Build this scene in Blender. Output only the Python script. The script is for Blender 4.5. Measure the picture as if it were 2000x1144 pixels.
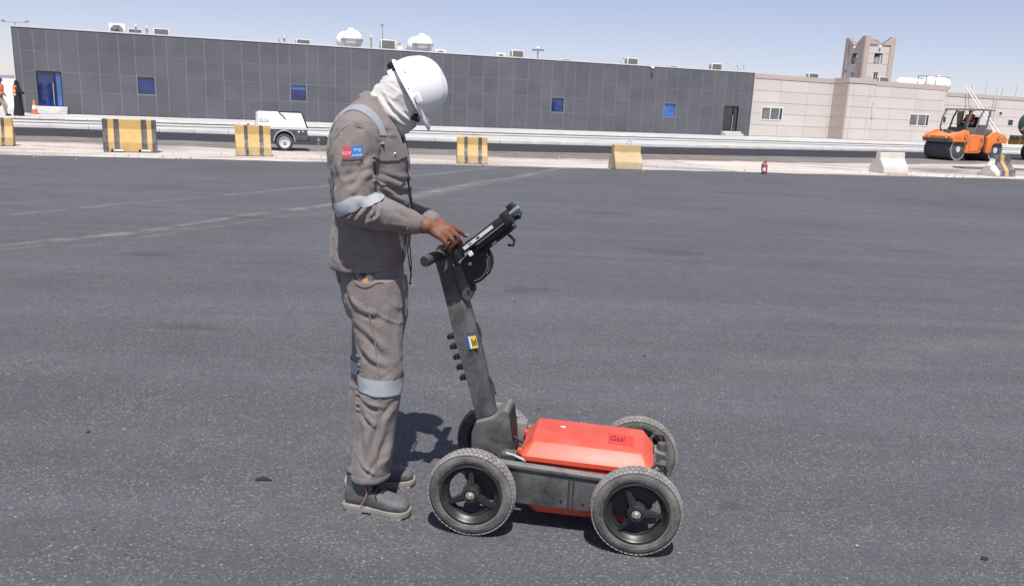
import bpy, bmesh, math, random
import numpy as np
from mathutils import Vector, Matrix, Euler, noise as mnoise
R_ = math.radians
random.seed(11); rng = np.random.default_rng(5)
scene = bpy.context.scene
for o in list(bpy.data.objects): bpy.data.objects.remove(o)
# ------------------------------------------------------------------ camera
CAM_H, PITCH, ROLL = 1.53, math.atan(355/1545), math.atan(.042)
_f = Vector((0, math.cos(PITCH), -math.sin(PITCH))); _r = Vector((1, 0, 0)); _u = _r.cross(_f)
_R = math.cos(ROLL)*_r + math.sin(ROLL)*_u; _U = -math.sin(ROLL)*_r + math.cos(ROLL)*_u
cam = bpy.data.cameras.new('camera'); cam.sensor_width = 36; cam.sensor_fit = 'HORIZONTAL'
cam.lens = 1545/2000*36; cam.clip_start = .05; cam.clip_end = 5000
camo = bpy.data.objects.new('camera', cam); scene.collection.objects.link(camo)
camo.matrix_world = Matrix(((_R.x, _U.x, -_f.x, 0), (_R.y, _U.y, -_f.y, 0), (_R.z, _U.z, -_f.z, CAM_H), (0, 0, 0, 1)))
scene.camera = camo
# ------------------------------------------------------------------ sky, sun, exposure
SUN_EL, SUN_AZ = R_(63), R_(176)            # azimuth from +Y, clockwise: the sun stands behind the photographer
world = bpy.data.worlds.new('World'); scene.world = world; world.use_nodes = True
nt = world.node_tree; bg = nt.nodes['Background']
sky = nt.nodes.new('ShaderNodeTexSky'); sky.sky_type = 'NISHITA'; sky.sun_disc = False
sky.sun_elevation = SUN_EL; sky.sun_rotation = SUN_AZ; sky.air_density = .8; sky.dust_density = .3; sky.ozone_density = 1.0; sky.altitude = 0
wb = nt.nodes.new('ShaderNodeMix'); wb.data_type = 'RGBA'; wb.blend_type = 'MULTIPLY'; wb.inputs[0].default_value = 1; wb.inputs[7].default_value = (1.12, .95, 1.0, 1)   # the phone's cool white balance
hz_ = nt.nodes.new('ShaderNodeMix'); hz_.data_type = 'RGBA'; hz_.inputs[0].default_value = .24; hz_.inputs[7].default_value = (5.0, 6.0, 7.0, 1)   # even dusty veil over the whole sky
nt.links.new(sky.outputs[0], hz_.inputs[6]); nt.links.new(hz_.outputs[2], wb.inputs[6]); nt.links.new(wb.outputs[2], bg.inputs[0]); bg.inputs[1].default_value = .095
sun = bpy.data.lights.new('sun', 'SUN'); sun.energy = 5.0; sun.angle = R_(.53); sun.color = (1, .955, .9)
suno = bpy.data.objects.new('sun', sun); scene.collection.objects.link(suno)
_sd = Vector((math.sin(SUN_AZ)*math.cos(SUN_EL), math.cos(SUN_AZ)*math.cos(SUN_EL), math.sin(SUN_EL)))
suno.rotation_euler = (-_sd).to_track_quat('-Z', 'Y').to_euler(); suno.location = (0, 0, 30)
scene.view_settings.view_transform = 'Standard'; scene.view_settings.look = 'None'
scene.view_settings.exposure = 0.33; scene.view_settings.gamma = 1; scene.view_settings.use_curve_mapping = False
scene.render.resolution_x, scene.render.resolution_y = 1024, 585
scene.render.engine = 'CYCLES'

# ------------------------------------------------------------------ helpers
COL = scene.collection
def V(*a): return Vector(a)
class MB:
    """collects shapes, builds ONE mesh object"""
    def __init__(s): s.v = []; s.f = []; s.mi = []; s.cur = 0
    def add(s, vs, fs, M=None):
        b = len(s.v)
        for p in vs:
            p = Vector(p); s.v.append(tuple(M @ p if M is not None else p))
        for f in fs: s.f.append(tuple(i+b for i in f)); s.mi.append(s.cur)
        return s
    def box(s, lo, hi, M=None):
        (a, b, c), (d, e, f) = lo, hi
        return s.add([(a,b,c),(d,b,c),(d,e,c),(a,e,c),(a,b,f),(d,b,f),(d,e,f),(a,e,f)],
                     [(0,3,2,1),(4,5,6,7),(0,1,5,4),(1,2,6,5),(2,3,7,6),(3,0,4,7)], M)
    def bbox(s, lo, hi, c=.01, M=None):
        bm = bmesh.new(); bmesh.ops.create_cube(bm, size=1)
        for v in bm.verts: v.co = Vector([lo[i]+(v.co[i]+.5)*(hi[i]-lo[i]) for i in range(3)])
        bmesh.ops.bevel(bm, geom=bm.edges[:], offset=c, segments=1 if c < .004 else 2, affect='EDGES', profile=.6)
        bm.verts.index_update(); s.add([v.co for v in bm.verts], [[v.index for v in f.verts] for f in bm.faces], M); bm.free(); return s
    def prism(s, poly, y0, y1, M=None, plane='xz', bev=0):
        """polygon in a plane, extruded along the third axis"""
        n = len(poly)
        def P(a, b, t): return (a, t, b) if plane == 'xz' else ((a, b, t) if plane == 'xy' else (t, a, b))
        if bev:
            bm = bmesh.new(); vs = [bm.verts.new(P(a, b, t)) for t in (y0, y1) for a, b in poly]
            bm.faces.new(vs[:n][::-1]); bm.faces.new(vs[n:])
            for i in range(n): bm.faces.new((vs[i], vs[(i+1) % n], vs[n+(i+1) % n], vs[n+i]))
            bmesh.ops.recalc_face_normals(bm, faces=bm.faces)
            bmesh.ops.bevel(bm, geom=bm.edges[:], offset=bev, segments=2, affect='EDGES', profile=.6)
            bm.verts.index_update(); s.add([v.co for v in bm.verts], [[v.index for v in f.verts] for f in bm.faces], M); bm.free(); return s
        vs = [P(a, b, t) for t in (y0, y1) for a, b in poly]
        fs = [tuple(range(n))[::-1], tuple(range(n, 2*n))] + [(i, (i+1) % n, n+(i+1) % n, n+i) for i in range(n)]
        return s.add(vs, fs, M)
    def tube(s, pts, r, n=10, M=None, closed=False, cap=True):
        pts = [Vector(p) for p in pts]; N = len(pts); rs = r if isinstance(r, (list, tuple)) else [r]*N
        vs, up = [], None
        for i, p in enumerate(pts):
            a = pts[(i-1) % N] if (i or closed) else p; b = pts[(i+1) % N] if (i < N-1 or closed) else p
            t = (b-a).normalized() if (b-a).length > 1e-9 else V(0, 0, 1)
            if up is None: up = V(0, 0, 1) if abs(t.z) < .9 else V(1, 0, 0)
            u = (up - t*up.dot(t)); u = u.normalized() if u.length > 1e-6 else t.orthogonal().normalized()
            w = t.cross(u); up = u
            for k in range(n):
                q = 2*math.pi*k/n; vs.append(p+rs[i]*(math.cos(q)*u+math.sin(q)*w))
        fs = []
        for i in range(N if closed else N-1):
            j = (i+1) % N
            for k in range(n): fs.append((i*n+k, i*n+(k+1) % n, j*n+(k+1) % n, j*n+k))
        if cap and not closed: fs += [tuple(range(n))[::-1], tuple(range((N-1)*n, N*n))]
        return s.add(vs, fs, M)
    def cyl(s, a, b, r0, r1=None, n=16, M=None): return s.tube([a, b], [r0, r0 if r1 is None else r1], n, M)
    def lathe(s, prof, axis='z', n=24, c=(0,0,0), M=None):
        """profile of (radius, height) turned round an axis through c; open profiles stay open"""
        vs, fs, m = [], [], len(prof)
        for k in range(n):
            q = 2*math.pi*k/n
            for r, h in prof:
                p = (r*math.cos(q), r*math.sin(q), h)
                if axis == 'y': p = (p[0], p[2], p[1])
                if axis == 'x': p = (p[2], p[0], p[1])
                vs.append((p[0]+c[0], p[1]+c[1], p[2]+c[2]))
        for k in range(n):
            for i in range(m-1):
                a, b = k*m+i, ((k+1) % n)*m+i; fs.append((a, b, b+1, a+1) if axis != 'y' else (a, a+1, b+1, b))
        return s.add(vs, fs, M)
    def ball(s, c, r, n=14, M=None):
        rx, ry, rz = r if isinstance(r, (tuple, list)) else (r, r, r); vs, fs = [], []
        m = n//2
        for i in range(m+1):
            for k in range(n):
                th, ph = math.pi*i/m, 2*math.pi*k/n
                vs.append((c[0]+rx*math.sin(th)*math.cos(ph), c[1]+ry*math.sin(th)*math.sin(ph), c[2]+rz*math.cos(th)))
        for i in range(m):
            for k in range(n): fs.append((i*n+k, (i+1)*n+k, (i+1)*n+(k+1) % n, i*n+(k+1) % n))
        return s.add(vs, fs, M)
    def loft(s, rings, cap=True, M=None):
        n = len(rings[0]); vs = [p for r in rings for p in r]; fs = []
        for i in range(len(rings)-1):
            for k in range(n): fs.append((i*n+k, i*n+(k+1) % n, (i+1)*n+(k+1) % n, (i+1)*n+k))
        if cap: fs += [tuple(range(n))[::-1], tuple(range((len(rings)-1)*n, len(rings)*n))]
        return s.add(vs, fs, M)
    def mesh(s, name, weld=True):
        me = bpy.data.meshes.new(name); me.from_pydata(s.v, [], s.f)
        if any(s.mi): me.polygons.foreach_set('material_index', s.mi)
        bm = bmesh.new(); bm.from_mesh(me)
        if weld: bmesh.ops.remove_doubles(bm, verts=bm.verts, dist=1e-6)
        bmesh.ops.recalc_face_normals(bm, faces=bm.faces); bm.to_mesh(me); bm.free()
        return me
    def build(s, name, mats, parent=None, loc=None, rot=None, smooth=True, ang=38):
        return link(name, s.mesh(name), mats, parent, loc, rot, smooth, ang)
def link(name, me, mats, parent=None, loc=None, rot=None, smooth=True, ang=38):
    for m in (mats if isinstance(mats, (list, tuple)) else [mats]): me.materials.append(m)
    if smooth:
        me.polygons.foreach_set('use_smooth', [True]*len(me.polygons))
        if ang < 180: me.set_sharp_from_angle(angle=R_(ang))
    o = bpy.data.objects.new(name, me); COL.objects.link(o)
    if parent: o.parent = parent
    if loc: o.location = loc
    if rot: o.rotation_euler = rot
    return o
def tag(o, label=None, cat=None, group=None, kind=None):
    if label: o['label'] = label
    if cat: o['category'] = cat
    if group: o['group'] = group
    if kind: o['kind'] = kind
    return o
def empty(name, loc=(0,0,0), rz=0, label=None, cat=None, group=None):
    o = bpy.data.objects.new(name, None); o.empty_display_size = .1; COL.objects.link(o); o.location = loc; o.rotation_euler = (0, 0, rz)
    return tag(o, label, cat, group)
def copy_tree(o, parent=None):
    c = o.copy(); COL.objects.link(c); c.parent = parent
    for ch in list(o.children): copy_tree(ch, c)
    return c
def dup(o, loc, rz, label, scale=None):
    c = copy_tree(o); c.location = loc; c.rotation_euler = (0, 0, rz); c['label'] = label
    if scale: c.scale = scale
    return c
def ring(c, a, b, n=28, e=2.0):
    """superellipse ring round c spanned by the half axes a and b"""
    c, a, b = Vector(c), Vector(a), Vector(b); out = []
    for k in range(n):
        q = 2*math.pi*k/n; x, y = math.cos(q), math.sin(q)
        x = math.copysign(abs(x)**(2/e), x); y = math.copysign(abs(y)**(2/e), y); out.append(c+a*x+b*y)
    return out
def voxel(mb, size, smooth=4, name='voxel'):
    """union of the collected shapes as one continuous skin"""
    me = mb.mesh(name); o = bpy.data.objects.new(name, me); COL.objects.link(o)
    m = o.modifiers.new('r', 'REMESH'); m.mode = 'VOXEL'; m.voxel_size = size
    if smooth:
        k = o.modifiers.new('s', 'SMOOTH'); k.factor = .5; k.iterations = smooth
    dg = bpy.context.evaluated_depsgraph_get(); r = bpy.data.meshes.new_from_object(o.evaluated_get(dg))
    bpy.data.objects.remove(o); bpy.data.meshes.remove(me); r.name = name; return r
def text_mesh(body, size, depth=.0, align='CENTER'):
    cu = bpy.data.curves.new('lettering', 'FONT'); cu.body = body; cu.size = size; cu.extrude = depth; cu.align_x = align; cu.align_y = 'CENTER'; cu.resolution_u = 3
    o = bpy.data.objects.new('lettering', cu); COL.objects.link(o)
    me = bpy.data.meshes.new_from_object(o.evaluated_get(bpy.context.evaluated_depsgraph_get())); bpy.data.objects.remove(o); return me
def lettering(body, size, mat, parent, M, name='lettering'):
    me = text_mesh(body, size, .0008); me.transform(M); return link(name, me, mat, parent, smooth=False)

# ------------------------------------------------------------------ materials
def nd(t, k, **kw):
    n = t.nodes.new(k)
    for a, b in kw.items():
        if a in n.inputs: n.inputs[a].default_value = b
        else: setattr(n, a, b)
    return n
def mixc(t, fac, a, b, mode='MIX'):
    n = t.nodes.new('ShaderNodeMix'); n.data_type = 'RGBA'; n.blend_type = mode
    for sock, val in ((n.inputs[0], fac), (n.inputs[6], a), (n.inputs[7], b)):
        if hasattr(val, 'links'): t.links.new(val, sock)
        else: sock.default_value = val if not isinstance(val, tuple) else (*val[:3], 1)
    return n.outputs[2]
def noise(t, vec, scale, detail=4, rough=.6, dist=0):
    n = nd(t, 'ShaderNodeTexNoise', Scale=scale, Detail=detail, Roughness=rough, Distortion=dist); t.links.new(vec, n.inputs['Vector']); return n.outputs[0]
def ramp(t, fac, stops, const=False):
    n = t.nodes.new('ShaderNodeValToRGB'); e = n.color_ramp.elements
    if const: n.color_ramp.interpolation = 'CONSTANT'
    while len(e) < len(stops): e.new(.5)
    for i, (p, c) in enumerate(stops):
        e[i].position = p; e[i].color = (c, c, c, 1) if not isinstance(c, tuple) else (*c, 1)
    t.links.new(fac, n.inputs[0]); return n.outputs[0]
def mth(t, op, a, b=None, c=None, clamp=False):
    n = t.nodes.new('ShaderNodeMath'); n.operation = op; n.use_clamp = clamp
    for i, x in enumerate((a, b, c)):
        if x is None: continue
        if hasattr(x, 'links'): t.links.new(x, n.inputs[i])
        else: n.inputs[i].default_value = x
    return n.outputs[0]
MATS = {}
def start(name):
    m = bpy.data.materials.new(name); m.use_nodes = True; t = m.node_tree; b = t.nodes['Principled BSDF']; MATS[name] = m
    return m, t, b
def mat(name, col, rough=.6, var=.12, scale=3., bump=0., bscale=40., metal=0., spec=.5, dust=0., dustcol=(.32,.29,.26), dscale=6., updust=0., rand=0., coat=0., chips=None, world=False):
    m, t, b = start(name)
    tc = nd(t, 'ShaderNodeTexCoord').outputs['Object']
    if world: tc = nd(t, 'ShaderNodeNewGeometry').outputs['Position']
    n1 = noise(t, tc, scale, 5, .62)
    lo = tuple(c*(1-var*1.6) for c in col); hi = tuple(min(1, c*(1+var*1.6)) for c in col)
    c = mixc(t, ramp(t, n1, [(.25, 0), (.75, 1)]), lo, hi)
    if rand:
        oi = nd(t, 'ShaderNodeObjectInfo').outputs['Random']
        c = mixc(t, 1., c, ramp(t, oi, [(0, 1-rand), (1, 1.)]), 'MULTIPLY')
    if chips:
        ch = ramp(t, noise(t, tc, chips[1], 6, .7), [(chips[2], 0), (chips[2]+.03, 1)]); c = mixc(t, ch, c, chips[0])
    rg = None
    if dust or updust:
        d = ramp(t, noise(t, tc, dscale, 6, .68, .4), [(.32, 0), (.75, 1)]); d = mth(t, 'MULTIPLY', d, dust)
        if updust:
            sx = nd(t, 'ShaderNodeSeparateXYZ'); g = nd(t, 'ShaderNodeNewGeometry'); t.links.new(g.outputs['Normal'], sx.inputs[0])
            u = mth(t, 'MULTIPLY', mth(t, 'POWER', mth(t, 'MAXIMUM', sx.outputs[2], 0.), 2.), updust)
            u = mth(t, 'MULTIPLY', u, ramp(t, noise(t, tc, dscale*2.3, 5, .7), [(.3, .45), (.7, 1)])); d = mth(t, 'ADD', d, u, clamp=True)
        c = mixc(t, d, c, dustcol); rg = mth(t, 'ADD', mth(t, 'MULTIPLY', d, .9-rough), rough, clamp=True)
    t.links.new(c, b.inputs['Base Color'])
    if rg is not None: t.links.new(rg, b.inputs['Roughness'])
    else:
        b.inputs['Roughness'].default_value = rough
    b.inputs['Metallic'].default_value = metal; b.inputs['Specular IOR Level'].default_value = spec; b.inputs['Coat Weight'].default_value = coat
    if bump:
        bn = nd(t, 'ShaderNodeBump', Strength=min(1, bump), Distance=.01*max(1, bump)); t.links.new(noise(t, tc, bscale, 5, .65), bn.inputs['Height']); t.links.new(bn.outputs[0], b.inputs['Normal'])
    return m
# ================================================================== ground, road, pavement
FA = V(-28.2, 45.478, 0); FD = V(.9121, .40995, 0); FN = V(.40995, -.9121, 0); FRZ = math.atan2(FD.y, FD.x)   # line of the long facade
def W(s, off, z=0): p = FA+FD*s+FN*off; return V(p.x, p.y, z)
def sheet(name, pts, z, m, thick=0, cuts=0):
    mb = MB(); n = len(pts)
    if thick: mb.prism([(p[0], p[1]) for p in pts], z-thick, z, plane='xy')
    else: mb.add([(p[0], p[1], z) for p in pts], [tuple(range(n))])
    return tag(mb.build(name, m, smooth=False), kind='structure')
def jitter(pts, step, amp, seed):
    r = random.Random(seed); out = []
    for a, b in zip(pts[:-1], pts[1:]):
        a, b = Vector(a[:2]), Vector(b[:2]); k = max(1, int((b-a).length/step)); nrm = V(-(b-a).y, (b-a).x, 0).normalized()
        for i in range(k):
            p = a.lerp(b, i/k); w = mnoise.noise(V(p.x*.7, p.y*.7, seed))*amp+r.uniform(-.3, .3)*amp; out.append((p.x+nrm.x*w, p.y+nrm.y*w))
    out.append(tuple(pts[-1][:2])); return out
# --- asphalt of the lot
def asphalt_mat(name, base, fine=True, lines=(), spots=()):
    m, t, b = start(name)
    tc = nd(t, 'ShaderNodeTexCoord').outputs['Object']
    big = noise(t, tc, .22, 5, .6, .6)
    mp = nd(t, 'ShaderNodeMapping'); mp.inputs['Scale'].default_value = (.12, 1.3, 1); mp.inputs['Rotation'].default_value = (0, 0, R_(-13)); t.links.new(tc, mp.inputs[0])
    streak = noise(t, mp.outputs[0], 1.6, 5, .6, .3)
    c = mixc(t, ramp(t, big, [(.3, 0), (.7, 1)]), tuple(x*.78 for x in base), tuple(x*1.12 for x in base))
    c = mixc(t, ramp(t, streak, [(.44, 0), (.75, .6)]), c, tuple(x*1.5 for x in base))
    mid = noise(t, tc, 9, 5, .7); c = mixc(t, ramp(t, mid, [(.3, .45), (.7, 0)]), c, tuple(x*.6 for x in base))
    bl = None
    if fine:
        vo = nd(t, 'ShaderNodeTexVoronoi', Scale=105.); t.links.new(tc, vo.inputs['Vector'])
        rnd = nd(t, 'ShaderNodeSeparateColor'); t.links.new(vo.outputs['Color'], rnd.inputs[0])
        st = ramp(t, rnd.outputs[0], [(.42, 0), (.95, 1)])                         # some aggregate stones are pale
        inner = ramp(t, vo.outputs['Distance'], [(.25, 1), (.62, 0)])
        clus = ramp(t, noise(t, tc, 2.2, 4, .6), [(.3, .35), (.7, 1)])
        fac = mth(t, 'MULTIPLY', mth(t, 'MULTIPLY', st, inner), clus)
        c = mixc(t, mth(t, 'MULTIPLY', fac, .75), c, (.27, .255, .235))
        dk = ramp(t, rnd.outputs[1], [(.0, .8), (.45, 0)]); c = mixc(t, mth(t, 'MULTIPLY', dk, inner), c, tuple(x*.3 for x in base))
        v2 = nd(t, 'ShaderNodeTexVoronoi', Scale=34.); t.links.new(tc, v2.inputs['Vector'])
        r2 = nd(t, 'ShaderNodeSeparateColor'); t.links.new(v2.outputs['Color'], r2.inputs[0])
        f2 = mth(t, 'MULTIPLY', ramp(t, r2.outputs[0], [(.86, 0), (.93, 1)]), ramp(t, v2.outputs['Distance'], [(.1, 1), (.2, 0)])); c = mixc(t, f2, c, (.25, .235, .215))
        bl = (vo.outputs['Distance'], mid)
    wob = noise(t, tc, .5, 3, .5); patch = ramp(t, noise(t, tc, 2.2, 5, .75), [(.36, 0), (.62, 1)])
    sp = nd(t, 'ShaderNodeSeparateXYZ'); t.links.new(tc, sp.inputs[0]); X, Y = sp.outputs[0], sp.outputs[1]
    for (x0, y0, x1, y1, w, st_) in lines:                                            # dusty wheel tracks across the lot
        dx, dy = x1-x0, y1-y0; L = math.hypot(dx, dy); nx, ny = -dy/L, dx/L
        d = mth(t, 'ADD', mth(t, 'ADD', mth(t, 'MULTIPLY', X, nx), mth(t, 'MULTIPLY', Y, ny)), -(x0*nx+y0*ny))
        d = mth(t, 'ABSOLUTE', mth(t, 'ADD', d, mth(t, 'MULTIPLY', mth(t, 'SUBTRACT', wob, .5), .7)))
        k = ramp(t, mth(t, 'DIVIDE', d, w), [(.2, 1), (1., 0)]); along = mth(t, 'ADD', mth(t, 'MULTIPLY', X, dx/L), mth(t, 'MULTIPLY', Y, dy/L))
        a0 = x0*dx/L+y0*dy/L; e = mth(t, 'MULTIPLY', ramp(t, mth(t, 'DIVIDE', mth(t, 'SUBTRACT', along, a0-1.5), 1.5, clamp=True), [(0, 0), (1, 1)]), ramp(t, mth(t, 'DIVIDE', mth(t, 'SUBTRACT', a0+L+1.5, along), 1.5, clamp=True), [(0, 0), (1, 1)]))
        k = mth(t, 'MULTIPLY', mth(t, 'MULTIPLY', mth(t, 'MULTIPLY', k, patch), e), st_*.5); c = mixc(t, k, c, (.30, .285, .265))
    for (x0, y0, rx, ry) in spots:                                                   # old oil and tar stains
        q = mth(t, 'ADD', mth(t, 'POWER', mth(t, 'DIVIDE', mth(t, 'SUBTRACT', X, x0), rx), 2.), mth(t, 'POWER', mth(t, 'DIVIDE', mth(t, 'SUBTRACT', Y, y0), ry), 2.))
        q = mth(t, 'ADD', q, mth(t, 'MULTIPLY', mth(t, 'SUBTRACT', mid, .5), 2.)); k = ramp(t, q, [(.2, .38), (1.1, 0)]); c = mixc(t, k, c, tuple(x*.45 for x in base))
    t.links.new(c, b.inputs['Base Color']); b.inputs['Roughness'].default_value = .82; b.inputs['Specular IOR Level'].default_value = .35
    bn = nd(t, 'ShaderNodeBump', Strength=.55, Distance=.004)
    if bl:
        h = mth(t, 'ADD', mth(t, 'MULTIPLY', bl[0], -1.), mth(t, 'MULTIPLY', bl[1], .6)); t.links.new(h, bn.inputs['Height'])
    else: t.links.new(noise(t, tc, 30, 5, .7), bn.inputs['Height'])
    t.links.new(bn.outputs[0], b.inputs['Normal'])
    return m
LINES = [(-6.44, 9.8, -3.6, 15.17, .10, .5), (-3.6, 15.17, 0, 23.4, .16, .6), (-5.6, 7.3, -4.565, 8.606, .09, .75), (-4.565, 8.606, -2.905, 12.2, .10, .75), (-2.905, 12.2, -1.6, 14.6, .13, .65), (-1.6, 14.6, 1.2, 22.5, .2, .8), (-4.1, 8.7, -2.3, 12.3, .07, .45), (-2.3, 12.3, 1.5, 22.0, .12, .35), (-7.6, 9.8, -4.6, 15.2, .07, .25), (2, 5.0, 16, 11.5, .25, .12)]
SPOTS = [(1.46, 12.65, .62, .3), (1.9, 9.12, .42, .22), (1.5, 9.3, .3, .12), (.18, 6.83, .28, .13), (.05, 6.75, .15, .1), (1.82, 10.53, .25, .06), (3.5, 13.9, .3, .1), (-3.6, 10.5, .5, .16), (-3.6, 7.7, .35, .14), (.95, 2.95, .10, .05), (5, 10, .6, .15), (-2.2, 5.2, .3, .1)]
M_asphalt = asphalt_mat('asphalt', (.079, .083, .0935), True, LINES, SPOTS)
M_road = asphalt_mat('road_asphalt', (.026, .027, .031), False)
# --- pale dusty concrete strip and earth
def strip_mat():
    m, t, b = start('dusty_concrete'); tc = nd(t, 'ShaderNodeTexCoord').outputs['Object']
    mp = nd(t, 'ShaderNodeMapping'); mp.inputs['Scale'].default_value = (.16, .42, 1); mp.inputs['Rotation'].default_value = (0, 0, R_(-15)); t.links.new(tc, mp.inputs[0])
    n1 = noise(t, mp.outputs[0], .7, 6, .68, .5); c = mixc(t, ramp(t, n1, [(.3, 0), (.66, 1)]), (.30, .255, .225), (.66, .60, .555))
    n2 = noise(t, mp.outputs[0], 1.1, 7, .72, 1.); c = mixc(t, ramp(t, n2, [(.52, 0), (.62, .85)]), c, (.12, .108, .10))
    n3 = noise(t, tc, 14, 5, .7); c = mixc(t, ramp(t, n3, [(.35, .5), (.6, 0)]), c, (.22, .19, .17))
    t.links.new(c, b.inputs['Base Color']); b.inputs['Roughness'].default_value = .9
    bn = nd(t, 'ShaderNodeBump', Strength=.8, Distance=.03); t.links.new(noise(t, tc, 7, 6, .7), bn.inputs['Height']); t.links.new(bn.outputs[0], b.inputs['Normal']); return m
M_strip = strip_mat()
M_shoulder = mat('dusty_shoulder', (.12, .105, .095), .9, .35, .8, .6, 9, dust=.5, dustcol=(.3, .26, .23), dscale=1.2)
M_pave = mat('pale_paving', (.46, .455, .45), .85, .14, .35, .4, 12, dust=.35, dustcol=(.30, .28, .26), dscale=.9)
M_kerb = mat('kerb_concrete', (.56, .555, .55), .85, .12, .8, .5, 10, dust=.4, dustcol=(.33, .31, .29), dscale=2)
M_sand = mat('sand', (.42, .37, .31), .95, .12, .05)
sheet('ground', [(-2500, -2500), (2500, -2500), (2500, 2500), (-2500, 2500)], -.02, M_sand)
edge = jitter([(-75, 2.6), (-12.47, 19.25), (-.15, 22.7), (17., 26.95), (110, 50)], .45, .16, 3)
sheet('concrete_strip', [(-75, 0), (110, 48), (150, 75), W(90, 20), W(50, 23), W(20, 25), W(4, 22.5), W(-30, 22)], -.008, M_strip)
sheet('asphalt_lot', [(-75, -40), (110, -40)]+edge[::-1], 0.0, M_asphalt)
shoulder = jitter([W(-40, 24.0), W(4, 24.2), W(19, 28.2), W(35, 28.4), W(48, 26.5), W(110, 22)], .6, .5, 8)
sheet('road_shoulder', shoulder+[W(110, 15), W(-40, 15)], -.004, M_shoulder)
roadn = jitter([W(-40, 20.3), W(4, 20.6), W(19, 24.6), W(35, 24.2), W(60, 22), W(110, 19)], .8, .18, 9)
sheet('road', roadn+[W(110, 10), W(-40, 10)], 0.0, M_road)
KERB = [(-40, 13.1), (3, 13.1), (10, 15), (22, 17.6), (30, 17.5), (42, 16.4), (55, 15.4), (110, 12.5)]
sheet('pavement', [W(*k) for k in KERB]+[W(110, 7.0), W(-40, 7.0)], .135, M_pave, .3)
kb = MB()
for (a, b) in zip(KERB[:-1], KERB[1:]):
    p, q = W(*a), W(*b); L = (q-p).length; k = max(1, round(L/1.6)); nn = V((q-p).y, -(q-p).x, 0).normalized(); ang = math.atan2((q-p).y, (q-p).x)
    for i in range(k):
        c = p.lerp(q, (i+.5)/k); hl = L/k/2-.008
        kb.bbox((-hl, -.14, -.1), (hl, .13, .15+random.uniform(-.004, .004)), .012, Matrix.Translation((c.x, c.y, 0)) @ Matrix.Rotation(ang, 4, 'Z'))
tag(kb.build('kerb', M_kerb), kind='structure')
sheet('pavement_upper', [W(-40, 11.4), W(110, 11.4), W(110, 7.2), W(-40, 7.2)], .178, M_pave, .3)
sheet('walkway', [W(-40, 8.4), W(110, 8.4), W(110, -60), W(-40, -60)], .3, M_pave, .4)
M_riser = mat('shaded_riser', (.10, .098, .095), .9, .25, 1.5)  # riser shading put into the colour, as dark strips below the step edges
kb = MB(); rs = MB(); FM = Matrix.Translation(FA) @ Matrix.Rotation(FRZ, 4, 'Z')
for i in range(150):
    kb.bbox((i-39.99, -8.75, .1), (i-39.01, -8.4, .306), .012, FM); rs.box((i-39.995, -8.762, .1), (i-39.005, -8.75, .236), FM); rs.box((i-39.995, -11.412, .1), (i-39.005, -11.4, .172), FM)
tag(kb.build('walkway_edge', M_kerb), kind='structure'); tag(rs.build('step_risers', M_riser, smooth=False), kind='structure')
# crumbs of concrete and stones along the strip and the lot's edge
cr = MB(); r = random.Random(4)
for i in range(1100):
    e = r.choice(edge[60:400]); far = r.random() < .75
    x = e[0]+r.uniform(-.4, .4); y = e[1]+(abs(r.gauss(0, 1.6)) if far else -abs(r.gauss(0, .5))); s = r.choice([.012, .018, .03, .05])*r.uniform(.6, 1.2)
    M = Matrix.Translation((x, y, s*.3)) @ Euler((r.random()*6, r.random()*6, r.random()*6)).to_matrix().to_4x4() @ Matrix.Diagonal((s, s*.8, s*.55, 1))
    cr.add([(1,0,0),(-1,0,0),(0,1,0),(0,-1,0),(0,0,1),(0,0,-1)], [(0,2,4),(2,1,4),(1,3,4),(3,0,4),(2,0,5),(1,2,5),(3,1,5),(0,3,5)], M)
tag(cr.build('rubble', mat('rubble', (.42, .38, .34), .95, .3, 5), smooth=False), label='small pale stones and crumbs scattered along the lot edge', cat='rubble', kind='stuff')
gr = MB(); r = random.Random(8)
for i in range(50):
    y = 2.2+20*r.random()**1.6; x = r.uniform(-.75, .75)*y*1.05; s = r.choice([.004, .006, .008, .012])*r.uniform(.7, 1.3)
    M = Matrix.Translation((x, y, s*.3)) @ Euler((r.random()*.5, r.random()*.5, r.random()*6)).to_matrix().to_4x4() @ Matrix.Diagonal((s*1.6, s, s*.6, 1)); gr.cur = 0 if r.random() < .55 else 1; M = M @ Matrix.Scale(.55 if gr.cur else .9, 4)
    gr.add([(1,0,0),(-1,0,0),(0,1,0),(0,-1,0),(0,0,1),(0,0,-1)], [(0,2,4),(2,1,4),(1,3,4),(3,0,4),(2,0,5),(1,2,5),(3,1,5),(0,3,5)], M)
gr.cur = 0; gr.add([(-1.03, 3.0, .004), (-.96, 3.0, .006), (-.96, 3.012, .004), (-1.0, 3.025, .012), (-1.03, 3.012, .004)], [(0, 1, 2, 3, 4)])
tag(gr.build('grit', [mat('dark_grit', (.015, .015, .017), .9), mat('pale_grit', (.45, .42, .38), .9)], smooth=False), label='scattered bits of tar and pale grit lying on the asphalt', cat='grit', kind='stuff')
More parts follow.
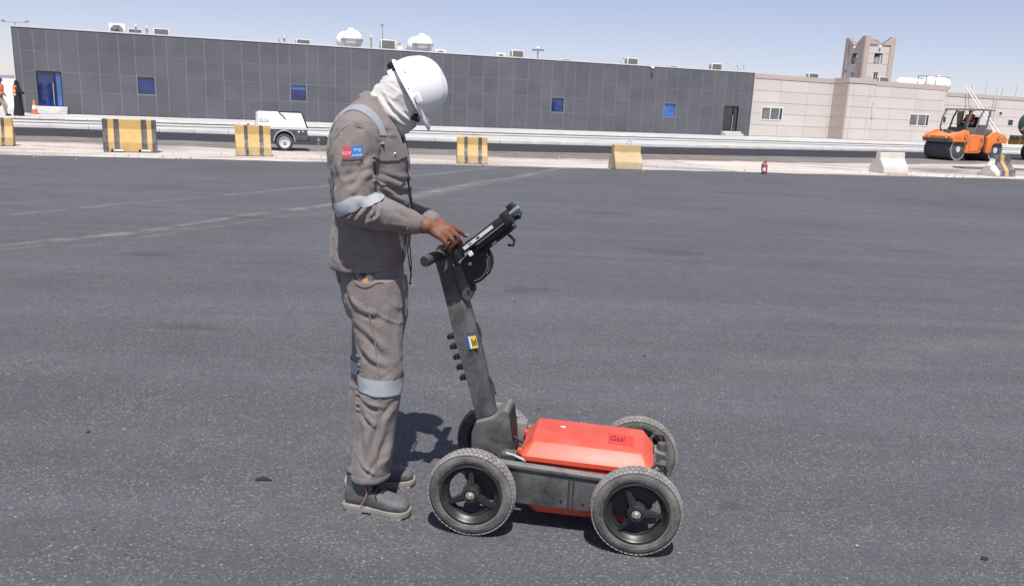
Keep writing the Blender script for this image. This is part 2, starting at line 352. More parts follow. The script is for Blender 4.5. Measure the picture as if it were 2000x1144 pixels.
# ================================================================== long building clad in dark panels
def panel_mat(name, col, rough, rand, var=.05, spec=.4):
    return mat(name, col, rough, var*1.1, .35, .05, 3, rand=rand*1.3, spec=spec, dust=.13, dustcol=(.25, .24, .23), dscale=.7, world=True)
M_clad = panel_mat('charcoal_cladding', (.092, .097, .115), .55, .10)
M_seal = mat('joint_sealant', (.21, .21, .22), .9, .1, 2)
M_core = mat('wall_core', (.3, .3, .3), .9)
M_coping = mat('coping_metal', (.55, .55, .56), .5, .06, 2, metal=.0)
M_black = mat('black_plastic', (.012, .012, .013), .45, .1)
M_alu = mat('aluminium', (.6, .6, .61), .4, .06, metal=.6)
M_white = mat('white_paint', (.75, .75, .74), .5, .05, 2, dust=.12, dustcol=(.4, .37, .33))
M_wglass = mat('white_fibreglass', (.80, .80, .79), .35, .03, 2, dust=.10, dustcol=(.5, .47, .43), dscale=3)
def glass_mat(name, col, rough=.04, spec=.9, wav=.3):
    m, t, b = start(name); tc = nd(t, 'ShaderNodeTexCoord').outputs['Object']
    c = mixc(t, ramp(t, noise(t, tc, 1.1, 4, .6), [(.35, 0), (.65, 1)]), tuple(x*.6 for x in col), tuple(x*1.25 for x in col)); t.links.new(c, b.inputs['Base Color'])
    b.inputs['Roughness'].default_value = rough; b.inputs['Specular IOR Level'].default_value = spec
    bn = nd(t, 'ShaderNodeBump', Strength=wav, Distance=.02); t.links.new(noise(t, tc, 1.6, 2, .5), bn.inputs['Height']); t.links.new(bn.outputs[0], b.inputs['Normal']); return m
M_blue = glass_mat('blue_window_film', (.008, .03, .14), .06)
M_blue2 = glass_mat('light_blue_film', (.04, .13, .42), .1)
M_dglass = glass_mat('dark_glass', (.02, .024, .03), .05)
bld = empty('clad_building', (FA.x, FA.y, .3), FRZ, 'long low building clad in charcoal panels with small blue windows', 'building')
LEN = 51.7
def topz(s): return 4.63+.0076*s           # height of the parapet above the walkway
cols = [0, .33, .99, 1.64, 2.26, 3.18, 4.22, 5.27, 6.13, 7.14, 7.83, 8.87, 9.93, 10.98, 12.07, 13.13, 14.2, 14.93, 15.96, 16.69, 17.8, 18.85, 19.98, 21.06, 22.15, 23.3, 24.05, 25.07, 25.81, 26.93, 28.06, 29.18, 30.36, 31.47, 32.61, 33.39, 34.47, 35.27, 36.47, 37.64, 38.79, 40.02, 41.18, 42.34, 43.18, 44.29, 45.43, 46.6, 47.84, 48.95, 49.71, 50.43, 51.32, 51.7]
rows = [0.02, 1.25, 2.32, 3.42]
DEPTH = 14.0
core = MB(); core.box((.02, .16, -.25), (LEN-.02, DEPTH, 4.3)); core.box((.02, .16, 4.3), (LEN-.02, .36, 4.55)); core.box((.02, DEPTH-.2, 4.3), (LEN-.02, DEPTH, 4.9))
core.build('wall', M_core, bld, smooth=False)
um = MB().bbox((0, 0, 0), (1, 1, 1), .006).mesh('panel'); um.materials.append(M_clad)
seal = MB()
wins = {(6.13, 7.14): 1, (14.93, 15.96): 1, (24.05, 25.07): 1, (33.39, 34.47): 1, (43.18, 44.29): 1}
def panel(par, x0, x1, z0, z1, me, y=0, th=.03, gap=.013):
    o = bpy.data.objects.new('panel', me); COL.objects.link(o); o.parent = par
    o.location = (x0+gap, y+random.uniform(0, .003), z0+gap); o.scale = (x1-x0-2*gap, th, z1-z0-2*gap); return o
for i, (a, b) in enumerate(zip(cols[:-1], cols[1:])):
    tz = topz((a+b)/2)
    for k, z0 in enumerate(rows):
        z1 = rows[k+1] if k < 3 else tz
        if (a, b) in wins and k == 1: continue
        if k < 2 and a >= .99 and b <= 2.26: continue
        if k < 2 and a >= 48.95 and b <= 50.43: continue
        if (a >= .99 and b <= 1.64) and k == 2: panel(bld, .99, 1.64, z0, z1, um); continue
        panel(bld, a, b, z0, z1, um)
for c in cols[1:-1]:
    z0 = 2.35 if (.99 < c < 2.26 or 48.95 < c < 50.43) else 0.0
    seal.box((c-.03, .006, z0), (c+.03, .16, topz(c)-.02))
for k, z in enumerate(rows[1:]):
    cuts = [(.99, 2.26), (48.95, 50.43)] if k < 2 else []
    x = .05
    for a, b in cuts+[(LEN-.05, 0)]: seal.box((x, .008, z-.03), (a, .16, z+.03)); x = b
seal.build('joint_seal', M_seal, bld, smooth=False)
cp = MB()
for i in range(26):
    a, b = i*LEN/26, (i+1)*LEN/26
    cp.add([(a, -.03, topz(a)), (b, -.03, topz(b)), (b, .42, topz(b)), (a, .42, topz(a)), (a, -.03, topz(a)+.07), (b, -.03, topz(b)+.07), (b, .42, topz(b)+.07), (a, .42, topz(a)+.07)], [(0,3,2,1),(4,5,6,7),(0,1,5,4),(1,2,6,5),(2,3,7,6),(3,0,4,7)])
cp.build('coping', M_coping, bld, smooth=False)
MB().box((-.045, -.025, -.02), (-.004, .42, topz(0))).box((LEN+.004, -.025, -.02), (LEN+.045, .42, topz(LEN))).build('corner_trim', M_coping, bld, smooth=False)
# side cladding seen from a step aside
for y in np.arange(.45, DEPTH, 1.1):
    for k, z0 in enumerate(rows):
        z1 = rows[k+1] if k < 3 else topz(0)
        for x, sx in ((0.0, 1), (LEN, -1)):
            o = bpy.data.objects.new('panel', um); COL.objects.link(o); o.parent = bld; o.location = (x-.015, y, z0+.016); o.scale = (.03, 1.07, z1-z0-.032)
for (a, b), _ in wins.items():
    z0, z1 = 1.27, 2.31
    fr = MB(); t_ = .035
    for lo, hi in (((a+.02, .012, z0), (a+.02+t_, .15, z1)), ((b-.02-t_, .012, z0), (b-.02, .15, z1)), ((a+.02+t_, .014, z1-t_), (b-.02-t_, .15, z1)), ((a+.02+t_, .014, z0), (b-.02-t_, .15, z0+t_))): fr.box(lo, hi)
    w = fr.build('window', M_clad, bld, smooth=False)
    if a < 10 or a > 30:
        MB().box((a+.055, .10, z0+.035), (b-.055, .11, z1-.035)).build('pane', M_blue2 if a > 40 else M_blue, w, smooth=False)
    else:
        MB().box((a+.055, .10, z0+.74), (b-.055, .11, z1-.035)).build('pane', M_blue2, w, smooth=False)
        MB().box((a+.055, .10, z0+.035), (b-.055, .108, z0+.70)).build('pane', M_blue, w, smooth=False)
        MB().box((a+.055, .095, z0+.70), (b-.055, .112, z0+.74)).build('mullion', M_clad, w, smooth=False)
# door of the left end
def door(a, b, z0, z1, split, blue, steps, nm):
    fr = MB(); k = .06
    for lo, hi in (((a, .005, z0), (a+k, .15, z1)), ((b-k, .005, z0), (b, .15, z1)), ((a+k, .006, z1-k), (b-k, .15, z1)), ((split-.04, .02, z0), (split+.04, .15, z1-k))): fr.box(lo, hi)
    d = fr.build('door', M_black, bld, smooth=False)
    MB().box((a+k, .09, z0), (split-.04, .10, z1-k)).build('pane', blue, d, smooth=False)
    MB().box((split+.04, .09, z0), (b-k, .10, z1-k)).build('pane', M_blue2 if blue is M_blue else M_dglass, d, smooth=False)
    h = MB(); h.cyl((split-.1, -.03, z0+.05), (split-.1, -.03, z0+1.25), .022, n=10)
    for z in (.2, 1.1): h.cyl((split-.1, -.03, z0+z), (split-.1, .1, z0+z), .012, n=8)
    h.build('handle', M_alu, d)
    for i in range(steps):
        hh = (z0-.02)/steps
        MB().bbox((a-.12, -.35-.0-.3*(steps-1-i), i*hh+.004), (b+.2, .0, (i+1)*hh), .012).build('step', M_kerb, bld)
door(.99, 2.26, .42, 2.32, 1.90, M_blue, 3, 'a'); door(48.95, 50.43, .36, 2.32, 49.95, M_dglass, 2, 'b')
# security camera on the parapet
sc = empty('security_camera', W(41.72, 0, .3+topz(41.7)-.05), FRZ, 'small white security camera hanging from the dark parapet', 'camera')
MB().box((-.05, -.06, -.02), (.05, .1, .1)).cyl((0, -.06, .02), (0, -.24, -.02), .02).build('bracket', M_white, sc)
MB().ball((0, -.26, -.06), (.11, .11, .1), 16).build('housing', M_wglass, sc); MB().ball((0, -.26, -.15), (.075, .075, .1), 14).build('lens_dome', M_black, sc)

# ================================================================== beige annexe with tower
M_beige = panel_mat('beige_panel', (.55, .51, .48), .8, .05, .03)
M_pink = mat('pink_trim', (.42, .355, .32), .85, .08, 1, rand=.05)
M_bjoint = mat('beige_joint', (.23, .21, .2), .9)
bgb = empty('beige_building', (FA.x, FA.y, .3), FRZ, 'beige panelled annexe with pink cornice joining the charcoal building', 'building')
ub = MB().bbox((0, 0, 0), (1, 1, 1), .006).mesh('panel'); ub.materials.append(M_beige)
uc = MB().box((0, 0, 0), (1, 1, 1)).mesh('cornice'); uc.materials.append(M_pink)
def bpanels(xs, zs, y, skip=()):
    for a, b in zip(xs[:-1], xs[1:]):
        for c, d in zip(zs[:-1], zs[1:]):
            if (a, c) in skip: continue
            panel(bgb, a, b, c, d, ub, y, .05, .012)
def cornice(a, b, z, h, y, proud=.03):
    o = bpy.data.objects.new('cornice', uc); COL.objects.link(o); o.parent = bgb; o.location = (a, y-proud, z); o.scale = (b-a, .35, h)
zs = [0.02, .93, 1.86, 2.78, 3.72, 4.68]
Y1, Y2, Y3 = 1.0, -.6, 1.0
wl = MB(); wl.box((LEN+.06, Y1+.04, -.25), (61.3, 14, 4.7)); wl.box((61.33, Y2+.04, -.25), (73.3, 14, 4.72)); wl.box((73.3, Y3+.04, -.25), (110, 14, 4.4)); wl.build('wall', M_bjoint, bgb, smooth=False)
bpanels([LEN+.1, 55.45, 58.45, 61.0, 61.28], zs, Y1); cornice(LEN+.08, 61.3, 4.69, .38, Y1)
bpanels([61.42, 61.98, 63.87, 64.55, 66.5, 69.58, 72.8, 73.3], zs, Y2); cornice(61.3, 64.55, 4.74, .44, Y2); cornice(64.56, 73.36, 4.66, .40, Y2)
for c, d in zip(zs[:-1], zs[1:]):                       # flank of the bay, in the cornice colour
    o = bpy.data.objects.new('panel', uc); COL.objects.link(o); o.parent = bgb; o.location = (61.28, Y2+.002, c+.004); o.scale = (.1, 1.66, d-c-.008)
o = bpy.data.objects.new('cornice', uc); COL.objects.link(o); o.parent = bgb; o.location = (61.27, Y2+.33, 4.68); o.scale = (.3, 1.3, .46)
xs3 = list(np.arange(73.4, 108, 2.4)); bpanels(xs3, [.02, .9, 1.75, 2.6, 3.45, 4.25], Y3); cornice(73.38, 108, 4.27, .36, Y3)
def sliding(a, b, z0, z1, y):
    fr = MB(); k = .06
    for lo, hi in (((a, y-.03, z0), (a+k, y+.03, z1)), ((b-k, y-.03, z0), (b, y+.03, z1)), ((a+k, y-.03, z1-k), (b-k, y+.03, z1)), ((a+k, y-.03, z0), (b-k, y+.03, z0+k)), ((a+.42*(b-a)-.04, y-.025, z0+k), (a+.42*(b-a)+.04, y+.02, z1-k)), ((a+.84*(b-a)-.03, y-.025, z0+k), (a+.84*(b-a)+.03, y+.02, z1-k))): fr.box(lo, hi)
    w = fr.build('window', M_white, bgb, smooth=False)
    c = [a+k, a+.42*(b-a)-.04, a+.42*(b-a)+.04, a+.84*(b-a)-.03, a+.84*(b-a)+.03, b-k]
    for p, q in ((0, 1), (2, 3), (4, 5)): MB().box((c[p], y-.012, z0+k), (c[q], y-.004, z1-k)).build('pane', M_curt if p < 4 else M_dglass, w, smooth=False)
M_curt = glass_mat('curtained_glass', (.13, .135, .14), .12, .6)
sliding(53.6, 55.9, 1.36, 2.43, Y1); sliding(69.1, 71.6, 1.4, 2.46, Y2)
for (a, b, c, d) in ((75.47, 75.84, 1.83, 2.37), (78.26, 78.98, 1.86, 2.38), (83.2, 83.6, 2.8, 3.1), (84.72, 85.46, 1.85, 2.4)):
    w = MB().box((a-.05, Y3-.03, c-.05), (b+.05, Y3-.005, d+.05)).build('window', M_white, bgb, smooth=False); MB().box((a, Y3-.036, c), (b, Y3-.028, d)).build('pane', M_dglass, w, smooth=False)
MB().box((64.35, Y2-.06, 1.95), (64.62, Y2-.002, 3.3)).build('service_box', M_beige, bgb, smooth=False)
ld = MB()                                            # fixed wall ladder
for x in (82.0, 82.42): ld.box((x-.025, Y3-.2, .3), (x+.025, Y3-.15, 4.6))
for z in np.arange(.5, 4.6, .3): ld.cyl((82., Y3-.175, z), (82.42, Y3-.175, z), .014, n=6)
tag(ld.build('wall_ladder', M_coping, None, (FA.x, FA.y, .3), (0, 0, FRZ)), 'grey fixed ladder climbing the beige wall behind the road roller', 'ladder')
for i, (a, b, c, lab) in enumerate(((77.75, 80.1, 0, 'left of the two long white poles leaning on the beige wall'), (78.2, 80.75, .2, 'right of the two long white poles leaning on the beige wall'))):
    o = MB().cyl((0, 0, 0), (a-b, 3.1, 5.25), .055, .05, 12).build('leaning_pole', M_white, None, W(b, 2.15, .29), (0, 0, FRZ)); tag(o, lab, 'pole', 'white poles leaning on the beige wall')
# tower: square shaft with stepped crenellation, corner piers in pink
tw = empty('tower', W(70.2, -6.6, 4.9), FRZ-R_(13), 'square beige tower with stepped battlements and loudspeaker openings', 'tower')
TS, TH = 3.35, 5.35
def tower_face(M, side):
    # wall field with two openings made from boxes
    f = MB(); x0, x1 = .55, TS-.55; oz = [(0, .35), (.35, 1.75), (1.75, 2.55), (2.55, 3.55), (3.55, 4.35)]
    a, b = TS/2-.25, TS/2+.25; c, d = TS/2-.45, TS/2+.45
    f.box((x0, .1, -.5), (x1, .3, .35), M); f.box((x0, .1, .35), (a, .3, 1.75), M); f.box((b, .1, .35), (x1, .3, 1.75), M); f.box((x0, .1, 1.75), (x1, .3, 2.55), M)
    f.box((x0, .1, 2.55), (c, .3, 3.55), M); f.box((d, .1, 2.55), (x1, .3, 3.55), M); f.box((x0, .1, 3.55), (x1, .3, 4.35), M); f.build('wall', M_beige, tw, smooth=False)
    g = MB()
    for z in (2.55, 3.5, 1.2): g.box((x0, .092, z), (TS/2-.5, .1, z+.03), M); g.box((TS/2+.5, .092, z), (x1, .1, z+.03), M)
    g.build('groove', M_bjoint, tw, smooth=False)
    p = MB(); p.box((.07, .0, -.5), (.55, .3, 4.35), M); p.box((x1, .0, -.5), (TS-.07, .3, 4.35), M); p.build('pier', M_pink, tw, smooth=False)
    cr = MB(); w = TS/2-.07
    for k in range(5):
        z = 4.35+.15*k
        for lo, hi in ((.07, .07+.5+.215*(4-k)), (TS-.07-.5-.215*(4-k), TS-.07)): cr.box((lo, .0, z), (hi, .3, z+.15), M)
    cr.build('battlement', M_pink, tw, smooth=False)
    l = MB(); l.ball((TS/2, -.02, 4.1), .11, 12, M); l.cyl(M @ V(TS/2, .1, 4.1), M @ V(TS/2, -.06, 4.1), .04); l.build('lamp', M_wglass, tw)
    if side < 2:
        wn = MB()
        for u in (a, TS/2-.02, b-.04): wn.box((u, .14, .35), (u+.04, .2, 1.75), M)
        wn.build('window_frame', M_white, tw, smooth=False)
        s = MB(); q = M @ V(TS/2, .55, 2.9); nrm = (M.to_3x3() @ V(0, -1, 0)); s.tube([q+nrm*x for x in (-.15, 0, .15, .3)], [.06, .09, .2, .33], 18)
        s.build('loudspeaker', M_pipe, tw)
M_pipe = mat('grey_metal', (.33, .34, .35), .5, .1, metal=.3)
for k in range(4):
    M = Matrix.Translation((TS/2, TS/2, 0)) @ Matrix.Rotation(k*math.pi/2, 4, 'Z') @ Matrix.Translation((-TS/2, -TS/2, 0)); tower_face(M, {0: 0, 3: 1}.get(k, 3))
MB().box((.3, .3, -.5), (TS-.3, TS-.3, .0)).box((.28, .28, 4.2), (TS-.28, TS-.28, 4.3)).build('floor', M_bjoint, tw, smooth=False)
# far white hall and mast at the left edge
wh = empty('white_hall', (-36.2, 53, .3), R_(20), 'white hall with an arch, left of the charcoal building', 'building')
MB().box((-8, 0, -.3), (3.2, 8, 2.15)).build('wall', M_white, wh, smooth=False)
MB().box((-8.1, -.1, 2.15), (3.3, 8.1, 2.27)).build('coping', M_coping, wh, smooth=False)
ar = MB(); ar.tube([(1.2+1.05*math.cos(q), -.03, .05+1.05*math.sin(q)) for q in np.linspace(0, math.pi, 20)], .035, 8); ar.build('arch_moulding', M_pipe, wh)
lm = empty('light_mast', (-41.8, 68, 0), 0, 'tall slender light mast behind the white hall', 'lamp post')
MB().cyl((0, 0, 0), (0, 0, 6.95), .07, .04, 10).build('pole', M_pipe, lm); MB().tube([(-1.0, 0, 6.95), (1.0, 0, 6.95)], .03, 6).build('crossbar', M_pipe, lm)
for x in (-1.0, 1.0): MB().bbox((x-.12, -.15, 6.98), (x+.12, .15, 7.1), .02).build('lamp_head', M_pipe, lm)

# ================================================================== things on the roofs
ROOF = .3+4.3
M_fin = mat('coil_fins', (.15, .14, .13), .8, .2, 9, dust=.4, dustcol=(.28, .26, .23))
def ac_unit(fan_front):
    r = empty('air_conditioner', (0, 0, 0))
    MB().bbox((0, 0, .08), (.9, .38, .98), .025).build('casing', M_white, r)
    f = MB()
    for x in (.1, .7): f.box((x, .02, 0), (x+.1, .36, .085))
    f.build('foot', M_pipe, r)
    if fan_front:
        MB().lathe([(.0, -.002), (.33, -.002), (.36, -.012), (.36, 0)], 'y', 24, (.42, -.002, .55)).build('fan_well', M_fin, r)
        g = MB()
        for q in (.12, .2, .28, .35): g.tube([(.42+q*math.cos(t), -.025, .55+q*math.sin(t)) for t in np.linspace(0, 2*math.pi, 22)[:-1]], .007, 5, closed=True)
        g.build('fan_grille', M_white, r)
        b = MB()
        for t in range(4): b.box((-.05, -.012, .04), (.05, -.006, .3), Matrix.Translation((.42, -.002, .55)) @ Matrix.Rotation(t*math.pi/2+.3, 4, 'Y'))
        b.build('fan_blade', M_black, r)
    else:
        MB().box((.06, -.004, .12), (.84, .004, .94)).build('coil', M_fin, r, smooth=False)
        g = MB()
        for x in np.arange(.08, .84, .05): g.box((x, -.012, .12), (x+.012, -.004, .94))
        g.build('fin', M_fin, r, smooth=False)
        MB().box((-.006, .05, .3), (.0, .33, .9)).build('side_grille', M_pipe, r, smooth=False)
    MB().tube([(.9, .2, .3), (1.0, .2, .25), (1.02, .2, -.0)], .02, 6).build('pipe', M_pipe, r)
    return r
acF, acC = ac_unit(True), ac_unit(False); GA = 'air conditioners along the roof edges'
# (s, back from facade, top z, width, kind, label)
ACS = [(4.82, .8, 5.55, .88, 'F', 'white air conditioner with its fan facing out, above the left door'),
 (5.8, 1.2, 5.35, .78, 'C', 'low dark finned condenser right beside the fan-fronted unit at the left'),
 (7.18, .8, 5.45, .87, 'C', 'finned air conditioner on the roof right of the two short vent pipes'),
 (15.47, .8, 5.43, .92, 'C', 'finned air conditioner alone on the roof above the compressor trailer'),
 (21.0, .9, 5.80, 1.02, 'C', 'tall finned air conditioner between the two round water tanks'),
 (24.8, .9, 5.42, .82, 'F', 'small white air conditioner half hidden right of the second round tank'),
 (30.5, .8, 5.76, .92, 'C', 'finned air conditioner on the roof right of the worker\'s helmet'),
 (34.47, .8, 5.41, .85, 'C', 'low air conditioner right of the rooftop floodlight mast'),
 (40.1, .8, 5.83, .95, 'C', 'finned air conditioner next to a thin ring on the charcoal roof'),
 (43.93, .8, 5.5, .78, 'C', 'low air conditioner above the rightmost small blue window'),
 (47.95, .8, 5.9, 1.02, 'C', 'finned air conditioner near the right end of the charcoal roof'),
 (60.6, 3.4, 5.9, 1.15, 'C', 'air conditioner on the beige roof just left of the tower'),
 (69.2, 3.4, 6.05, 1.25, 'C', 'air conditioner on the beige roof just right of the tower'),
 (33.0-3.6, 1.0, 5.5, .7, 'F', 'small white unit leaning beside the roof box right of the helmet')]
first = {'F': acF, 'C': acC}; used = set()
for (s, back, zt, w, k, lab) in ACS:
    z0 = ROOF if s < 52 else 4.98
    p = W(s, -back, z0); sc_ = (w/.9, 1, (zt-z0)/.98)
    if k in used: o = dup(first[k], p, FRZ, lab, sc_)
    else: o = first[k]; o.location = p; o.rotation_euler = (0, 0, FRZ); o.scale = sc_; o['label'] = lab; used.add(k)
    o['category'] = 'air conditioner'; o['group'] = GA
def roof_tank(s, back, zc, r, lab):
    t = empty('water_tank', W(s, -back, ROOF), FRZ, lab, 'water tank', 'round water tanks on the charcoal roof'); c = zc-ROOF
    b = MB(); b.ball((0, 0, c), (r, r, r*.97), 32); b.cyl((-.05, 0, c+r*.93), (-.05, 0, c+r*1.06), r*.32, r*.3, 20); b.build('tank_shell', M_wglass, t, ang=60)
    b2 = MB(); b2.ball((-r*.42, r*.9, c-.04), (r*.9, r*.9, r*.88), 28); b2.build('rear_shell', M_wglass, t, ang=60)
    MB().lathe([(r*.985, -.045), (r*1.045, -.045), (r*1.045, .045), (r*.985, .045)], 'z', 36, (0, 0, c)).build('band', M_pipe, t)
    g = MB()
    for q in (-1.25, -2.6, .3): g.tube([(1.008*r*math.cos(q)*math.sin(h), 1.008*r*math.sin(q)*math.sin(h), c+.98*r*math.cos(h)) for h in np.linspace(.3, 2.7, 14)], .018, 6)
    g.build('strap', M_pipe, t)
    l = MB()
    for q in range(6): l.box((r*.62*math.cos(q*1.047)-.05, r*.62*math.sin(q*1.047)-.05, 0), (r*.62*math.cos(q*1.047)+.05, r*.62*math.sin(q*1.047)+.05, c-r*.7))
    l.build('leg', M_wglass, t, smooth=False)
roof_tank(19.25, 1.7, 5.68, .70, 'white round water tank on the roof left of the finned box')
roof_tank(24.15, 1.7, 5.70, .70, 'white round water tank on the roof right above the hard hat')
def vent(s, zt, w, lab, cap=True):
    r = empty('vent_pipe', W(s, -.9, ROOF), FRZ, lab, 'vent pipe', 'short vent pipes on the charcoal roof')
    MB().cyl((0, 0, 0), (0, 0, zt-ROOF), w, n=12).build('pipe', M_pipe, r)
    if cap: MB().bbox((-w*1.6, -w*1.6, zt-ROOF-.22), (w*1.6, w*1.6, zt-ROOF), .01).build('cowl', M_coping, r)
vent(6.25, 5.62, .05, 'left of two short vent pipes behind the leftmost roof units'); vent(6.83, 5.57, .05, 'right of two short vent pipes behind the leftmost roof units')
vent(3.9, 5.15, .06, 'stubby vent on the roof edge nearest the left corner'); vent(12.98, 5.28, .06, 'stubby vent alone at the middle of the left roof half')
vent(14.45, 5.33, .04, 'thin pale pipe left of the taller vent above the trailer', False); vent(14.76, 5.6, .055, 'taller capped vent above the compressor trailer'); vent(20.35, 6.03, .06, 'hooded vent pipe just right of the first round tank')
mst = empty('camera_mast', W(21.3, -1.6, ROOF), FRZ, 'thin mast rising behind the box between the round tanks', 'mast')
MB().cyl((0, 0, 0), (0, 0, 2.15), .035, n=8).build('pole', M_pipe, mst); MB().bbox((-.14, -.06, 2.1), (.05, .06, 2.25), .015).build('camera_head', M_pipe, mst)
ds = empty('satellite_dish', W(22.25, -.9, ROOF), FRZ, 'cream dish beside the tall finned box on the roof', 'satellite dish')
MB().lathe([(0, 0), (.1, -.01), (.2, -.05), (.25, -.09), (.24, -.1), (.1, -.03), (0, -.02)], 'y', 24, (0, -.1, .83)).build('dish', mat('cream_paint', (.66, .62, .52), .5, .06), ds); MB().cyl((0, 0, 0), (0, 0, .83), .03).build('post', M_pipe, ds)
def hoop(s, h, rad, lab, back=.9, z0=None):
    z0 = ROOF if z0 is None else z0
    o = MB().tube([(-rad, 0, 0)]+[(rad*math.cos(q), 0, h-rad+rad*math.sin(q)) for q in np.linspace(math.pi, 0, 14)]+[(rad, 0, 0)], .022, 8).build('pipe_hoop', M_pipe, None, W(s, -back, z0), (0, 0, FRZ+.5)); tag(o, lab, 'pipe', 'bent pipe hoops on the roofs')
hoop(22.75, .72, .16, 'left bent pipe hoop left of the second round tank'); hoop(23.25, .74, .16, 'right bent pipe hoop left of the second round tank')
hoop(39.75, 1.15, .3, 'thin ring of pipe left of the roof box above the dark wall'); hoop(50.5, 1.27, .34, 'left ladder hoop at the right end of the charcoal roof'); hoop(51.1, 1.3, .34, 'right ladder hoop at the right end of the charcoal roof')
hoop(66.9, .95, .42, 'pipe hoop at the foot of the tower', 2.6, 4.98)
fl = empty('floodlight_mast', W(33.8, -3.5, ROOF), FRZ, 'rooftop mast with a ring of flat floodlights', 'floodlight')
MB().cyl((0, 0, 0), (0, 0, 1.5), .05, n=10).build('pole', M_pipe, fl)
for q in range(4):
    a = q*math.pi/2+.3; MB().bbox((-.22, -.12, 1.45), (.22, .12, 1.53), .02, Matrix.Translation((.32*math.cos(a), .32*math.sin(a), 0)) @ Matrix.Rotation(a, 4, 'Z')).build('lamp_head', M_pipe, fl)
MB().ball((0, 0, 1.62), .12, 12).build('globe', M_wglass, fl)
tk = empty('horizontal_tank', W(78.0, -4.4, 5.0), FRZ, 'large white horizontal tank on the beige roof at the right', 'water tank')
MB().lathe([(0, -1.55), (.45, -1.5), (.66, -1.3), (.72, -1.0), (.72, 1.0), (.66, 1.3), (.45, 1.5), (0, 1.55)], 'x', 28, (0, 0, .78)).build('tank_shell', M_wglass, tk, ang=60)
MB().cyl((.2, 0, 1.4), (.2, 0, 1.62), .25, n=18).build('hatch', M_wglass, tk); MB().box((-1.1, -.5, -.1), (-.8, .5, .3)).box((.8, -.5, -.1), (1.1, .5, .3)).build('cradle', M_pipe, tk, smooth=False)
tk = empty('horizontal_tank', W(75.2, -5.2, 5.0), FRZ, 'lower white tank behind the railing on the beige roof', 'water tank')
MB().lathe([(0, -1.6), (.4, -1.5), (.58, -1.25), (.62, -1.0), (.62, 1.0), (.58, 1.25), (.4, 1.5), (0, 1.6)], 'x', 28, (0, 0, .66)).build('tank_shell', M_wglass, tk, ang=60); MB().box((-1.1, -.5, -.1), (-.8, .5, .3)).box((.8, -.5, -.1), (1.1, .5, .3)).build('cradle', M_pipe, tk, smooth=False)
rl = empty('roof_railing', W(73.8, -3.2, 4.9), FRZ, 'thin dark railing in front of the white roof tanks', 'railing')
for x in (.2, 1.3, 2.6): MB().cyl((x, 0, 0), (x, 0, 1.5), .03, n=6).build('post', M_black, rl)
MB().cyl((.2, 0, 1.5), (4.6, 0, 1.55), .022, n=6).build('rail', M_black, rl)
for i, (s, z) in enumerate(((78.96, 5.91), (81.0, 6.15), (82.61, 5.65), (83.37, 5.93), (85.45, 6.09))):
    o = MB().cyl((0, 0, 0), (0, 0, z-4.7+.1), .022, n=6).build('steel_rod', M_pipe, None, W(s, -1.2, 4.55)); tag(o, ['first', 'second', 'third', 'fourth', 'fifth'][i]+' upright steel rod from the left on the low beige roof', 'rod', 'steel rods on the low beige roof')
# ================================================================== concrete barriers on the strip
def barrier_mat(name, stops, yellow, dark, worn=.5):
    """painted stripes along the length (object x), chipped and dusty"""
    m, t, b = start(name); tc = nd(t, 'ShaderNodeTexCoord').outputs['Object']; sp = nd(t, 'ShaderNodeSeparateXYZ'); t.links.new(tc, sp.inputs[0])
    w = mth(t, 'ADD', sp.outputs[0], mth(t, 'MULTIPLY', mth(t, 'SUBTRACT', noise(t, tc, 5, 3), .5), .03))
    f = mth(t, 'ADD', mth(t, 'MULTIPLY', w, .4), .5)
    c = ramp(t, f, [(max(0., .5+.4*x), {'y': yellow, 'k': dark, 'w': (.62, .58, .52)}[k]) for x, k in stops], True)
    c = mixc(t, ramp(t, noise(t, tc, 2.5, 5), [(.3, .35), (.7, 0)]), c, (.6, .6, .6), 'MULTIPLY')
    lo = ramp(t, sp.outputs[2], [(.0, 1), (.5, .05)])
    d = mth(t, 'MULTIPLY', ramp(t, noise(t, tc, 9, 7, .72), [(.40, 0), (.62, 1)]), mth(t, 'ADD', mth(t, 'MULTIPLY', lo, worn), .12))
    c = mixc(t, d, c, (.42, .38, .34)); k = ramp(t, noise(t, tc, 7, 6, .8), [(.65, 0), (.67, 1)]); c = mixc(t, k, c, (.6, .56, .52))
    t.links.new(c, b.inputs['Base Color']); b.inputs['Roughness'].default_value = .75
    bn = nd(t, 'ShaderNodeBump', Strength=.5, Distance=.01); t.links.new(noise(t, tc, 22, 5), bn.inputs['Height']); t.links.new(bn.outputs[0], b.inputs['Normal']); return m
YEL, DRK = (.49, .32, .095), (.045, .047, .053)
